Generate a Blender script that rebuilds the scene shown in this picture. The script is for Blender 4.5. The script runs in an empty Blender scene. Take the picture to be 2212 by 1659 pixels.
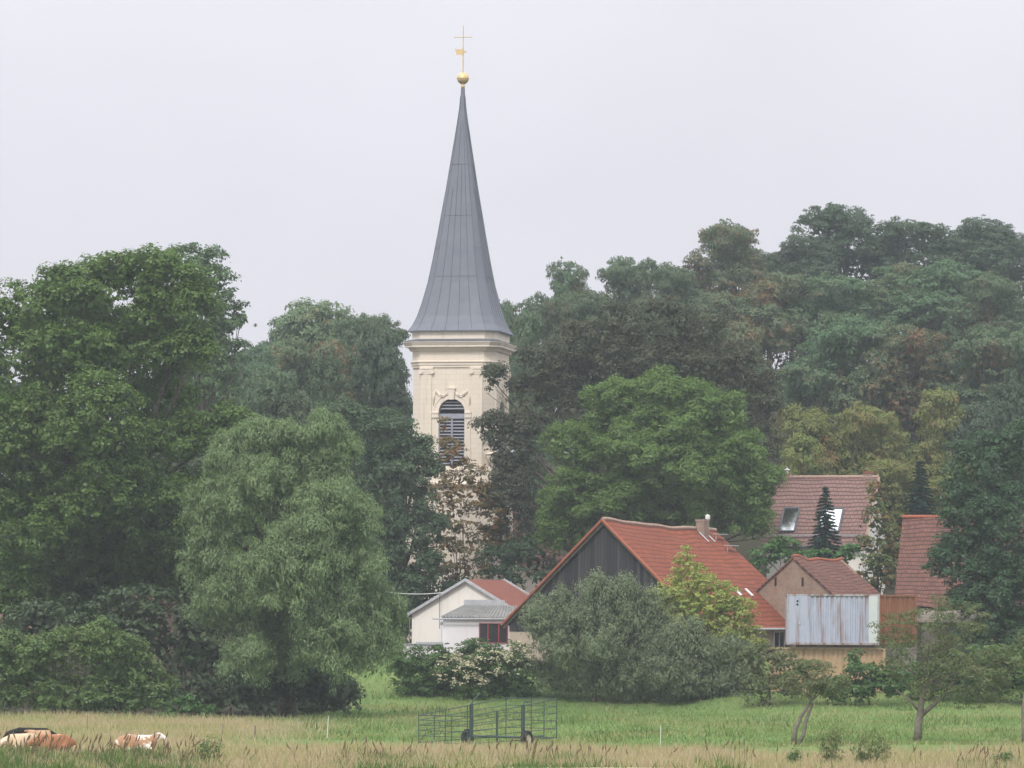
import bpy, math, random
import numpy as np
from mathutils import Vector
S = bpy.context.scene
C = S.collection
R = math.radians
# ------------------------------------------------------------ camera, sky, sun, exposure
F, H, ROLL = 9000.0, 5.6, R(0.4)          # focal length in photo units, eye height, roll
PX, PY, PW, PHT = 1106.0, 1330.0, 2212.0, 1659.0
cam = bpy.data.cameras.new('camera'); co = bpy.data.objects.new('camera', cam); C.objects.link(co)
co.location = (0, 0, H); co.rotation_euler = (math.pi/2, -ROLL, 0)
cam.sensor_width = 36; cam.lens = 36*F/PW; cam.shift_y = (PY-PHT/2)/PW
cam.clip_start = 1; cam.clip_end = 3000
S.camera = co
SUN_EL, SUN_AZ = R(48), R(200)            # azimuth clockwise from +Y: the sun stands behind the camera, a little left
W = bpy.data.worlds.new('World'); S.world = W; W.use_nodes = True
wn, wl = W.node_tree.nodes, W.node_tree.links
for n in list(wn): wn.remove(n)
wo = wn.new('ShaderNodeOutputWorld'); bg = wn.new('ShaderNodeBackground')
sky = wn.new('ShaderNodeTexSky'); sky.sky_type = 'NISHITA'; sky.sun_disc = False
sky.sun_elevation = SUN_EL; sky.sun_rotation = SUN_AZ; sky.dust_density = 6; sky.air_density = 1.5
tc = wn.new('ShaderNodeTexCoord'); sep = wn.new('ShaderNodeSeparateXYZ'); wl.new(tc.outputs['Generated'], sep.inputs[0])
mr = wn.new('ShaderNodeMapRange'); mr.inputs['From Min'].default_value = 0.1; mr.inputs['From Max'].default_value = 1.0
wl.new(sep.outputs['Z'], mr.inputs['Value'])
ov = wn.new('ShaderNodeMix'); ov.data_type = 'RGBA'
ov.inputs[6].default_value = (6.45, 6.4, 7.0, 1); ov.inputs[7].default_value = (17, 16.8, 16.6, 1)
wl.new(mr.outputs[0], ov.inputs[0])
nz = wn.new('ShaderNodeTexNoise'); nz.inputs['Scale'].default_value = 8; nz.inputs['Detail'].default_value = 3
wl.new(tc.outputs['Generated'], nz.inputs['Vector'])
nm = wn.new('ShaderNodeMapRange'); nm.inputs['To Min'].default_value = 0.88; nm.inputs['To Max'].default_value = 1.12
wl.new(nz.outputs[0], nm.inputs['Value'])
cl = wn.new('ShaderNodeVectorMath'); cl.operation = 'SCALE'; wl.new(ov.outputs[2], cl.inputs[0]); wl.new(nm.outputs[0], cl.inputs['Scale'])
mx = wn.new('ShaderNodeMix'); mx.data_type = 'RGBA'; mx.inputs[0].default_value = 0.92     # cloud cover over the clear sky
wl.new(sky.outputs[0], mx.inputs[6]); wl.new(cl.outputs[0], mx.inputs[7])
wl.new(mx.outputs[2], bg.inputs['Color']); bg.inputs['Strength'].default_value = 0.1
wl.new(bg.outputs[0], wo.inputs[0])
sl = bpy.data.lights.new('sun', 'SUN'); sl.energy = 1.5; sl.angle = R(11); sl.color = (1, .95, .88)
so = bpy.data.objects.new('sun', sl); C.objects.link(so)
so.rotation_euler = (math.pi/2-SUN_EL, 0, -SUN_AZ + math.pi)
S.view_settings.view_transform = 'Standard'; S.view_settings.look = 'None'
S.view_settings.exposure = 0.38; S.view_settings.gamma = 1
# ------------------------------------------------------------ helpers
def at(px, py, Y):
    u, v = px-PX, PY-py
    return Vector(((u*math.cos(ROLL)-v*math.sin(ROLL))*Y/F, Y, H+(u*math.sin(ROLL)+v*math.cos(ROLL))*Y/F))
def sm(t): t = min(1, max(0, t)); return t*t*(3-2*t)
def gz(x, y):
    z = 0.10*math.sin(x*.23+y*.09)+0.07*math.sin(y*.31-x*.17)
    y0 = 244-8*sm((x-9)/6); z += 2.8*sm((y-y0)/(262-y0))
    z += (16+13*sm((x+12)/50))*sm((y-314)/125)
    return z
def gp(px, Y):
    p = at(px, PY, Y); p.z = gz(p.x, Y); return p
def tag(o, label=None, cat=None, group=None, kind=None):
    for k, v in (('label', label), ('category', cat), ('group', group), ('kind', kind)):
        if v: o[k] = v
    return o
def empty(name, loc, rz=0, label=None, cat=None, group=None):
    o = bpy.data.objects.new(name, None); C.objects.link(o); o.location = loc; o.rotation_euler = (0, 0, rz)
    o.empty_display_size = .3
    return tag(o, label, cat, group)
class MB:
    def __init__(s): s.v = []; s.f = []
    def quad(s, a, b, c, d):
        n = len(s.v); s.v += [tuple(a), tuple(b), tuple(c), tuple(d)]; s.f.append((n, n+1, n+2, n+3))
    def hexa(s, p):                      # 8 points: bottom 4 ccw, top 4 ccw
        n = len(s.v); s.v += [tuple(q) for q in p]
        s.f += [tuple(n+i for i in f) for f in ((3, 2, 1, 0), (4, 5, 6, 7), (0, 1, 5, 4), (1, 2, 6, 5), (2, 3, 7, 6), (3, 0, 4, 7))]
    def box(s, x0, x1, y0, y1, z0, z1):
        s.hexa([(x0, y0, z0), (x1, y0, z0), (x1, y1, z0), (x0, y1, z0), (x0, y0, z1), (x1, y0, z1), (x1, y1, z1), (x0, y1, z1)])
    def prism(s, loop, d):               # closed 3D loop extruded by vector d
        n = len(s.v); k = len(loop); d = Vector(d)
        s.v += [tuple(p) for p in loop]+[tuple(Vector(p)+d) for p in loop]
        s.f.append(tuple(n+i for i in range(k))[::-1]); s.f.append(tuple(n+k+i for i in range(k)))
        for i in range(k):
            j = (i+1) % k; s.f.append((n+i, n+j, n+k+j, n+k+i))
    def rings(s, rs, cap=True):          # list of closed rings, bridged
        n = len(s.v); k = len(rs[0])
        for r in rs: s.v += [tuple(p) for p in r]
        for i in range(len(rs)-1):
            for j in range(k):
                q = (j+1) % k; s.f.append((n+i*k+j, n+i*k+q, n+(i+1)*k+q, n+(i+1)*k+j))
        if cap:
            s.f.append(tuple(n+i for i in range(k))[::-1]); m = n+(len(rs)-1)*k; s.f.append(tuple(m+i for i in range(k)))
    def tube(s, pts, rad, n=7):
        pts = [Vector(p) for p in pts]; rs = []
        if not hasattr(rad, '__len__'): rad = [rad]*len(pts)
        for i, p in enumerate(pts):
            d = (pts[min(i+1, len(pts)-1)]-pts[max(i-1, 0)]); d = d.normalized() if d.length > 1e-6 else Vector((0, 0, 1))
            a = Vector((1, 0, 0)) if abs(d.x) < .9 else Vector((0, 1, 0)); u = d.cross(a).normalized(); w = d.cross(u)
            rs.append([p+rad[i]*(u*math.cos(t)+w*math.sin(t)) for t in (2*math.pi*j/n for j in range(n))])
        s.rings(rs)
    def lathe(s, prof, c, n=20):         # (r,z) profile round a vertical axis
        s.rings([[(c[0]+r*math.cos(2*math.pi*j/n), c[1]+r*math.sin(2*math.pi*j/n), c[2]+z) for j in range(n)] for r, z in prof])
    def build(s, name, mat, parent=None, smooth=False):
        me = bpy.data.meshes.new(name); me.from_pydata(s.v, [], s.f); me.validate(); me.update()
        if smooth: me.polygons.foreach_set('use_smooth', [True]*len(me.polygons))
        return link(name, me, mat, parent)
def link(name, me, mat, parent=None):
    if mat and not me.materials: me.materials.append(mat)
    o = bpy.data.objects.new(name, me); C.objects.link(o)
    if parent: o.parent = parent
    return o
def sheet(name, p00, p10, p11, p01, mat, parent, nu=24, nv=12, thick=.1, sag=None):
    """roof slope: p00-p10 eave, p01-p11 ridge; a thick grid with UVs in metres"""
    p00, p10, p11, p01 = map(Vector, (p00, p10, p11, p01))
    nr = (p10-p00).cross(p01-p00).normalized(); Lu = (p10-p00).length; Lv = (p01-p00).length
    V, Fc, UV = [], [], []
    for k in (0, 1):
        for j in range(nv+1):
            for i in range(nu+1):
                u, v = i/nu, j/nv
                p = (p00*(1-u)+p10*u)*(1-v)+(p01*(1-u)+p11*u)*v
                if sag: p = p+Vector((0, 0, sag(u, v)))
                V.append(tuple(p-nr*thick*k)); UV.append((u*Lu, v*Lv))
    m = (nu+1)*(nv+1); g = lambda i, j, k=0: k*m+j*(nu+1)+i
    for j in range(nv):
        for i in range(nu):
            Fc.append((g(i, j), g(i+1, j), g(i+1, j+1), g(i, j+1))); Fc.append((g(i, j+1, 1), g(i+1, j+1, 1), g(i+1, j, 1), g(i, j, 1)))
    for i in range(nu):
        Fc.append((g(i, 0, 1), g(i+1, 0, 1), g(i+1, 0), g(i, 0))); Fc.append((g(i, nv), g(i+1, nv), g(i+1, nv, 1), g(i, nv, 1)))
    for j in range(nv):
        Fc.append((g(0, j), g(0, j+1), g(0, j+1, 1), g(0, j, 1))); Fc.append((g(nu, j, 1), g(nu, j+1, 1), g(nu, j+1), g(nu, j)))
    me = bpy.data.meshes.new(name); me.from_pydata(V, [], Fc)
    uv = me.uv_layers.new(name='UVMap')
    idx = np.zeros(len(me.loops), dtype=np.int32); me.loops.foreach_get('vertex_index', idx)
    uv.data.foreach_set('uv', np.array(UV, dtype=np.float32)[idx].ravel())
    return link(name, me, mat, parent)
# ------------------------------------------------------------ materials
class NT:
    def __init__(s, name):
        s.m = bpy.data.materials.new(name); s.m.use_nodes = True; t = s.m.node_tree; s.n = t.nodes; s.l = t.links
        s.b = s.n['Principled BSDF']; s.out = s.n['Material Output']
    def N(s, t, **k):
        x = s.n.new('ShaderNode'+t)
        for a, b in k.items():
            if a.startswith('_'): setattr(x, a[1:], b)
            else: x.inputs[a.replace('__', ' ')].default_value = b
        return x
    def L(s, a, b): s.l.new(a, b)
    def math(s, op, a, b=None, c=None):
        x = s.n.new('ShaderNodeMath'); x.operation = op
        for i, q in enumerate((a, b, c)):
            if q is None: continue
            if isinstance(q, (int, float)): x.inputs[i].default_value = q
            else: s.L(q, x.inputs[i])
        return x.outputs[0]
    def mix(s, f, a, b, blend='MIX'):
        x = s.n.new('ShaderNodeMix'); x.data_type = 'RGBA'; x.blend_type = blend
        for i, q in ((0, f), (6, a), (7, b)):
            if isinstance(q, (int, float)): x.inputs[i].default_value = q
            elif isinstance(q, tuple): x.inputs[i].default_value = (*q[:3], 1)
            else: s.L(q, x.inputs[i])
        return x.outputs[2]
    def noise(s, vec, scale, detail=4, rough=.6):
        x = s.N('TexNoise', Scale=scale, Detail=detail, Roughness=rough)
        if vec is not None: s.L(vec, x.inputs['Vector'])
        return x.outputs[0]
    def ramp(s, v, a, b):
        x = s.n.new('ShaderNodeMapRange'); x.inputs['From Min'].default_value = a; x.inputs['From Max'].default_value = b; s.L(v, x.inputs['Value']); return x.outputs[0]
    def obj(s): return s.N('TexCoord').outputs['Object']
    def wall(s):                        # (x+y, z) in the building's own axes
        q = s.n.new('ShaderNodeSeparateXYZ'); s.L(s.obj(), q.inputs[0]); return s.math('ADD', q.outputs[0], q.outputs[1]), q.outputs[2]
    def vec(s, a, b, c=0.0):
        x = s.n.new('ShaderNodeCombineXYZ')
        for i, q in enumerate((a, b, c)):
            if isinstance(q, (int, float)): x.inputs[i].default_value = q
            else: s.L(q, x.inputs[i])
        return x.outputs[0]
    def bump(s, h, st=.4, d=.02):
        x = s.N('Bump', Strength=st, Distance=d); s.L(h, x.inputs['Height']); s.L(x.outputs[0], s.b.inputs['Normal'])
    def col(s, c, rough=.8, spec=.3, metal=0):
        if isinstance(c, tuple): s.b.inputs['Base Color'].default_value = (*c, 1)
        else: s.L(c, s.b.inputs['Base Color'])
        s.b.inputs['Roughness'].default_value = rough; s.b.inputs['Specular IOR Level'].default_value = spec; s.b.inputs['Metallic'].default_value = metal
        return s.m
def m_plain(name, a, b, scale=3, rough=.8, spec=.3, metal=0, bump=0):
    t = NT(name); n = t.noise(t.obj(), scale, 6, .65); c = t.mix(t.ramp(n, .35, .65), a, b)
    if bump: t.bump(n, bump, .03)
    return t.col(c, rough, spec, metal)
def m_plaster(name, a, b, grime=(.3, .26, .2), amt=.35):
    t = NT(name); u, z = t.wall(); n = t.noise(t.obj(), .7, 6, .7); st = t.noise(t.vec(t.math('MULTIPLY', u, 2.2), t.math('MULTIPLY', z, .25)), 1, 5, .6)
    c = t.mix(t.ramp(n, .35, .7), a, b); c = t.mix(t.math('MULTIPLY', t.ramp(st, .52, .8), amt), c, grime)
    t.bump(t.noise(t.obj(), 25, 3), .25, .01); return t.col(c, .9, .2)
def m_ashlar(name, a, b):
    t = NT(name); u, z = t.wall(); br = t.N('TexBrick', Scale=1, Mortar__Size=.012)
    br.inputs['Brick Width'].default_value = 1.1; br.inputs['Row Height'].default_value = .36
    br.inputs['Color1'].default_value = (*a, 1); br.inputs['Color2'].default_value = (*b, 1); br.inputs['Mortar'].default_value = (a[0]*.86, a[1]*.84, a[2]*.81, 1)
    t.L(t.vec(u, z), br.inputs['Vector']); n = t.noise(t.obj(), .6, 6, .7)
    st = t.noise(t.vec(t.math('MULTIPLY', u, 2), t.math('MULTIPLY', z, .2)), 1.2, 5)
    c = t.mix(t.math('MULTIPLY', t.ramp(n, .45, .8), .25), br.outputs[0], (a[0]*.8, a[1]*.76, a[2]*.66)); c = t.mix(t.math('MULTIPLY', t.ramp(st, .54, .78), .4), c, (.33, .29, .23))
    return t.col(c, .9, .2)
def m_tiles(name, a, b, dark, w=.22, h=.34, moss=None, lines=.05, wear=.5):
    t = NT(name); uv = t.N('TexCoord').outputs['UV']; br = t.N('TexBrick', Scale=1, Mortar__Size=lines*.13, Mortar__Smooth=.3)
    br.inputs['Brick Width'].default_value = w; br.inputs['Row Height'].default_value = h
    br.inputs['Color1'].default_value = (*a, 1); br.inputs['Color2'].default_value = (*b, 1); br.inputs['Mortar'].default_value = (*dark, 1)
    wv = t.noise(uv, .6, 3); q = t.n.new('ShaderNodeVectorMath'); q.operation = 'ADD'; t.L(uv, q.inputs[0])
    t.L(t.vec(0.0, t.math('MULTIPLY', t.math('SUBTRACT', wv, .5), .35)), q.inputs[1]); t.L(q.outputs[0], br.inputs['Vector'])
    sp = t.n.new('ShaderNodeSeparateXYZ'); t.L(q.outputs[0], sp.inputs[0])
    fr = t.math('FRACT', t.math('DIVIDE', sp.outputs[1], h))
    ln = t.math('LESS_THAN', fr, lines/h)
    n = t.noise(uv, .5, 6, .7); n2 = t.noise(uv, 6, 4, .7)
    c = t.mix(t.math('MULTIPLY', t.ramp(n, .4, .75), wear), br.outputs[0], dark); c = t.mix(t.math('MULTIPLY', t.ramp(n2, .5, .8), .35), c, (a[0]*1.25, a[1]*1.2, a[2]*1.15))
    if moss: c = t.mix(t.math('MULTIPLY', t.ramp(t.noise(uv, 1.3, 6, .75), .5, .72), .7), c, moss)
    c = t.mix(t.math('MULTIPLY', ln, .75), c, dark)
    t.bump(t.math('ADD', fr, t.math('MULTIPLY', br.outputs['Fac'], -.4)), .6, .05); return t.col(c, .85, .2)
def m_boards(name, a, b, dark, w=.2):
    t = NT(name); u, z = t.wall(); k = t.math('DIVIDE', u, w); fl = t.math('FLOOR', k); fr = t.math('FRACT', k)
    wn_ = t.N('TexWhiteNoise', _noise_dimensions='1D'); t.L(fl, wn_.inputs['W'])
    n = t.noise(t.vec(t.math('MULTIPLY', u, 9), t.math('MULTIPLY', z, .8), fl), 1.2, 5, .65)
    c = t.mix(wn_.outputs[0], a, b); c = t.mix(t.math('MULTIPLY', t.ramp(n, .45, .7), .6), c, dark); c = t.mix(t.math('LESS_THAN', fr, .09), c, (.012, .012, .014))
    t.bump(t.math('LESS_THAN', fr, .09), -.5, .03); return t.col(c, .85, .2)
def m_brick(name, a, b, mort):
    t = NT(name); u, z = t.wall(); br = t.N('TexBrick', Scale=1, Mortar__Size=.012)
    br.inputs['Brick Width'].default_value = .25; br.inputs['Row Height'].default_value = .08
    br.inputs['Color1'].default_value = (*a, 1); br.inputs['Color2'].default_value = (*b, 1); br.inputs['Mortar'].default_value = (*mort, 1)
    t.L(t.vec(u, z), br.inputs['Vector']); n = t.noise(t.obj(), 1.1, 6, .7)
    c = t.mix(t.math('MULTIPLY', t.ramp(n, .42, .68), .7), br.outputs[0], mort); c = t.mix(t.math('MULTIPLY', t.ramp(t.noise(t.obj(), 5, 5), .5, .7), .4), c, b)
    return t.col(c, .9, .2)
def m_rusty(name, a, b, rust=(.22, .09, .035), amt=.8, th=.52):
    t = NT(name); u, z = t.wall(); st = t.noise(t.vec(t.math('MULTIPLY', u, 2.6), t.math('MULTIPLY', z, .22)), 1, 4, .6); n = t.noise(t.obj(), 1.3, 6, .7)
    c = t.mix(t.ramp(n, .3, .7), a, b); c = t.mix(t.math('MULTIPLY', t.ramp(st, th, th+.16), amt), c, rust)
    c = t.mix(t.math('MULTIPLY', t.ramp(t.noise(t.obj(), 9, 5), .6, .72), .35), c, rust); return t.col(c, .65, .35)
def m_leaf(name, a, b, rust=None, amt=.5, sc=.35, th=.52, trans=.34):
    t = NT(name); t.n.remove(t.b); at_ = t.N('Attribute', _attribute_name='tint'); oi = t.N('ObjectInfo')
    c = t.mix(at_.outputs['Fac'], a, b); pos = t.N('NewGeometry').outputs['Position']
    if rust:
        n = t.noise(pos, sc, 5, .7); c = t.mix(t.math('MULTIPLY', t.ramp(t.math('ADD', n, t.math('MULTIPLY', t.math('SUBTRACT', at_.outputs['Fac'], .5), .16)), th, th+.12), amt), c, rust)
    hs = t.N('HueSaturation'); t.L(c, hs.inputs['Color']); t.L(t.math('ADD', t.math('MULTIPLY', oi.outputs['Random'], .03), .485), hs.inputs['Hue']); hs.inputs['Saturation'].default_value = 1.12
    t.L(t.math('ADD', t.math('MULTIPLY', oi.outputs['Random'], .3), 1.12), hs.inputs['Value'])
    d = t.N('BsdfDiffuse'); tr = t.N('BsdfTranslucent'); t.L(hs.outputs[0], d.inputs[0]); t.L(hs.outputs[0], tr.inputs[0])
    g = t.N('BsdfGlossy', Roughness=.45); g.inputs[0].default_value = (.8, .85, .9, 1)
    m1 = t.n.new('ShaderNodeMixShader'); m1.inputs[0].default_value = trans; t.L(d.outputs[0], m1.inputs[1]); t.L(tr.outputs[0], m1.inputs[2])
    m2 = t.n.new('ShaderNodeMixShader'); m2.inputs[0].default_value = .025; t.L(m1.outputs[0], m2.inputs[1]); t.L(g.outputs[0], m2.inputs[2])
    t.L(m2.outputs[0], t.out.inputs[0]); return t.m
M = {}
M['bark'] = m_plain('bark', (.07, .06, .048), (.16, .14, .115), 6, .95, .1, bump=.5)
M['bark_pale'] = m_plain('bark_pale', (.14, .12, .1), (.25, .22, .19), 6, .95, .1, bump=.5)
M['cream'] = m_ashlar('cream_stone', (.74, .665, .57), (.765, .69, .595))
M['cream_trim'] = m_plaster('cream_trim', (.77, .70, .61), (.74, .665, .57), (.42, .37, .30), .5)
M['slate_metal'] = (lambda t: (t.col(t.mix(t.ramp(t.noise(t.obj(), .9, 6, .7), .3, .7), (.13, .146, .185), (.16, .176, .215)), .55, .35)))(NT('lead_sheet'))
M['seam'] = m_plain('seam_metal', (.085, .096, .12), (.115, .128, .155), 2, .6, .3)
M['lead_dark'] = m_plain('lead_dark', (.08, .09, .11), (.13, .14, .16), 2, .6, .3)
M['louvre'] = m_plain('louvre_paint', (.27, .29, .35), (.36, .37, .42), 3, .7, .3)
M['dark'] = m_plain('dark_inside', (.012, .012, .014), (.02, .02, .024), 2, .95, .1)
M['gold'] = m_plain('gold_leaf', (.62, .45, .2), (.72, .56, .3), 3, .42, .5, .55)
M['glass'] = m_plain('window_glass', (.012, .014, .017), (.03, .034, .04), 1.2, .12, .5)
M['skyglass'] = m_plain('skylight_glass', (.72, .76, .82), (.82, .85, .88), 1.2, .08, 1.0, 1.0)
M['white_wall'] = m_plaster('white_render', (.84, .83, .86), (.80, .79, .81), (.5, .47, .43), .35)
M['cream_wall'] = m_plaster('cream_render', (.79, .76, .71), (.83, .80, .755), (.42, .37, .3), .35)
M['tan_wall'] = m_plaster('tan_render', (.50, .42, .34), (.44, .37, .30), (.25, .2, .16), .5)
M['grey_wall'] = m_plaster('grey_render', (.20, .18, .165), (.26, .235, .21), (.16, .14, .12), .5)
M['red_roof'] = m_plain('red_roofing_felt', (.20, .075, .058), (.245, .098, .076), 1.5, .8, .25)
M['grey_metal'] = m_plain('zinc_trim', (.36, .38, .41), (.47, .49, .52), 3, .55, .4)
M['corr'] = m_plain('fibre_cement', (.20, .205, .205), (.31, .31, .305), 2, .85, .2)
M['red_paint'] = m_plain('red_paint', (.38, .035, .04), (.45, .05, .05), 4, .5, .4)
M['barn_tiles'] = m_tiles('barn_tiles', (.245, .070, .040), (.295, .092, .052), (.07, .028, .024), .2, .42, None, .07, .35)
M['old_tiles'] = m_tiles('old_tiles', (.25, .115, .09), (.17, .078, .062), (.045, .03, .03), .2, .33, (.10, .08, .07), .09, .5)
M['house_tiles'] = m_tiles('house_tiles', (.23, .14, .125), (.27, .165, .15), (.06, .036, .036), .3, .38, None, .1, .25)
M['ridge_tiles'] = m_plain('ridge_tiles', (.28, .09, .055), (.36, .13, .08), 5, .85, .2)
M['pale_ridge'] = m_plain('pale_ridge', (.33, .22, .18), (.42, .3, .25), 5, .85, .2)
M['boards'] = m_boards('weathered_boards', (.022, .022, .027), (.085, .08, .084), (.016, .015, .017), .24)
M['brick'] = m_brick('old_brick', (.26, .15, .115), (.17, .095, .075), (.33, .27, .22))
M['wood'] = m_plain('grey_wood', (.15, .13, .11), (.26, .23, .19), 5, .9, .2)
M['blue_steel'] = m_rusty('pale_blue_steel', (.36, .40, .51), (.43, .46, .56), th=.5)
M['white_steel'] = m_rusty('white_steel', (.50, .54, .55), (.58, .61, .60), amt=.5, th=.58)
M['edge_rust'] = m_rusty('rusted_edge', (.33, .30, .32), (.42, .42, .46), (.16, .07, .035), .9, .45)
M['rust_steel'] = m_rusty('rusty_steel', (.20, .08, .04), (.27, .115, .06), (.11, .05, .03))
M['tan_steel'] = m_rusty('tan_steel', (.44, .30, .18), (.50, .36, .23), (.26, .13, .06), .6)
M['green_steel'] = m_plain('green_steel', (.035, .06, .06), (.06, .09, .085), 6, .6, .35)
M['tyre'] = m_plain('rubber', (.02, .02, .022), (.04, .04, .042), 8, .9, .2)
M['rim'] = m_rusty('rim_paint', (.5, .45, .38), (.55, .5, .44), amt=.6)
M['white_plastic'] = m_plain('white_plastic', (.75, .75, .75), (.68, .68, .68), 6, .5, .4)
M['grass'] = m_leaf('green_grass', (.115, .19, .058), (.18, .255, .10), (.27, .25, .125), .85, .13, .47, .3)
M['dry_grass'] = m_leaf('dry_grass', (.37, .315, .205), (.31, .275, .17), (.22, .255, .10), .75, .22, .48, .3)
M['weed'] = m_leaf('weed_leaf', (.06, .115, .03), (.105, .165, .05), (.16, .17, .07), .6, .5, .52)
M['weedtall'] = m_leaf('tall_weed', (.085, .13, .05), (.13, .17, .07), (.2, .17, .09), .6, 1.5, .52)
M['seed'] = m_leaf('seed_heads', (.13, .10, .06), (.2, .16, .09))
# foliage
M['maple'] = m_leaf('maple_leaf', (.060, .105, .030), (.112, .155, .045), (.30, .22, .05), .35, 1.1, .64)
M['maple2'] = m_leaf('hazy_maple', (.060, .105, .046), (.10, .145, .065))
M['willow'] = m_leaf('willow_leaf', (.125, .172, .082), (.185, .235, .122))
M['bush'] = m_leaf('bush_leaf', (.085, .15, .052), (.13, .195, .075), (.15, .17, .07), .5, .5)
M['dark'+'tree'] = m_leaf('dark_leaf', (.048, .080, .040), (.085, .115, .060))
M['russet'] = m_leaf('russet_leaf', (.19, .10, .05), (.12, .12, .045), (.06, .09, .035), .8, .8, .52)
M['bronze'] = m_leaf('bronze_leaf', (.060, .080, .046), (.092, .104, .064), (.115, .085, .05), .5, .35, .56)
M['ash'] = m_leaf('ash_leaf', (.085, .152, .042), (.135, .20, .064))
M['blue_green'] = m_leaf('blue_green_leaf', (.038, .080, .040), (.065, .11, .055))
M['olive'] = m_leaf('olive_leaf', (.092, .115, .05), (.14, .15, .075), (.07, .115, .042), .7, .7)
M['shrub_grey'] = m_leaf('grey_green_leaf', (.13, .165, .095), (.19, .225, .14))
M['yellow'] = m_leaf('yellow_leaf', (.31, .32, .11), (.235, .285, .095), (.13, .2, .05), .7, .45, .5)
M['ivy'] = m_leaf('ivy_leaf', (.05, .105, .032), (.082, .145, .048))
M['blossom'] = m_leaf('clematis_blossom', (.50, .47, .36), (.40, .38, .27))
M['robinia'] = m_leaf('robinia_leaf', (.070, .118, .062), (.105, .152, .082), (.17, .105, .06), .6, .22, .55)
M['robinia_rust'] = m_leaf('robinia_rust_leaf', (.075, .115, .062), (.115, .138, .075), (.20, .108, .062), .8, .25, .51)
M['robinia_yellow'] = m_leaf('robinia_yellow_leaf', (.125, .165, .055), (.18, .195, .068), (.20, .125, .06), .75, .3, .51)
M['robinia_dark'] = m_leaf('robinia_dark_leaf', (.054, .090, .052), (.078, .116, .068), (.12, .08, .05), .5, .25, .58)
M['birch'] = m_leaf('birch_leaf', (.10, .145, .075), (.155, .195, .11), (.24, .1, .05), .7, .3, .62)
M['spruce'] = m_leaf('spruce_needles', (.022, .05, .034), (.04, .075, .052), trans=.1)
M['vine_red'] = m_leaf('vine_leaf', (.075, .125, .045), (.12, .155, .06), (.24, .115, .055), .75, .7, .5)
# ------------------------------------------------------------ foliage
def unit(r, n):
    d = r.normal(size=(n, 3)); return d/np.linalg.norm(d, axis=1, keepdims=True)
def leaf_mesh(name, Pn, Nn, L, Wd, rng, T=None):
    n = len(Pn); N_ = Nn/np.maximum(1e-6, np.linalg.norm(Nn, axis=1, keepdims=True))
    r = rng.normal(size=(n, 3)) if T is None else T
    t = r-N_*np.sum(r*N_, axis=1, keepdims=True); t /= np.maximum(1e-6, np.linalg.norm(t, axis=1, keepdims=True)); b = np.cross(N_, t)
    L = L[:, None]*.5; Wd = Wd[:, None]*.5
    V = np.empty((n, 4, 3), dtype=np.float32); V[:, 0] = Pn-t*L; V[:, 1] = Pn+b*Wd-N_*Wd*.25; V[:, 2] = Pn+t*L-N_*L*.3; V[:, 3] = Pn-b*Wd-N_*Wd*.25
    me = bpy.data.meshes.new(name); me.vertices.add(4*n); me.loops.add(4*n); me.polygons.add(n)
    me.vertices.foreach_set('co', V.ravel()); me.loops.foreach_set('vertex_index', np.arange(4*n, dtype=np.int32))
    me.polygons.foreach_set('loop_start', np.arange(0, 4*n, 4, dtype=np.int32))
    a = me.attributes.new('tint', 'FLOAT', 'FACE'); a.data.foreach_set('value', rng.random(n).astype(np.float32)); me.update()
    return me
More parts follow.
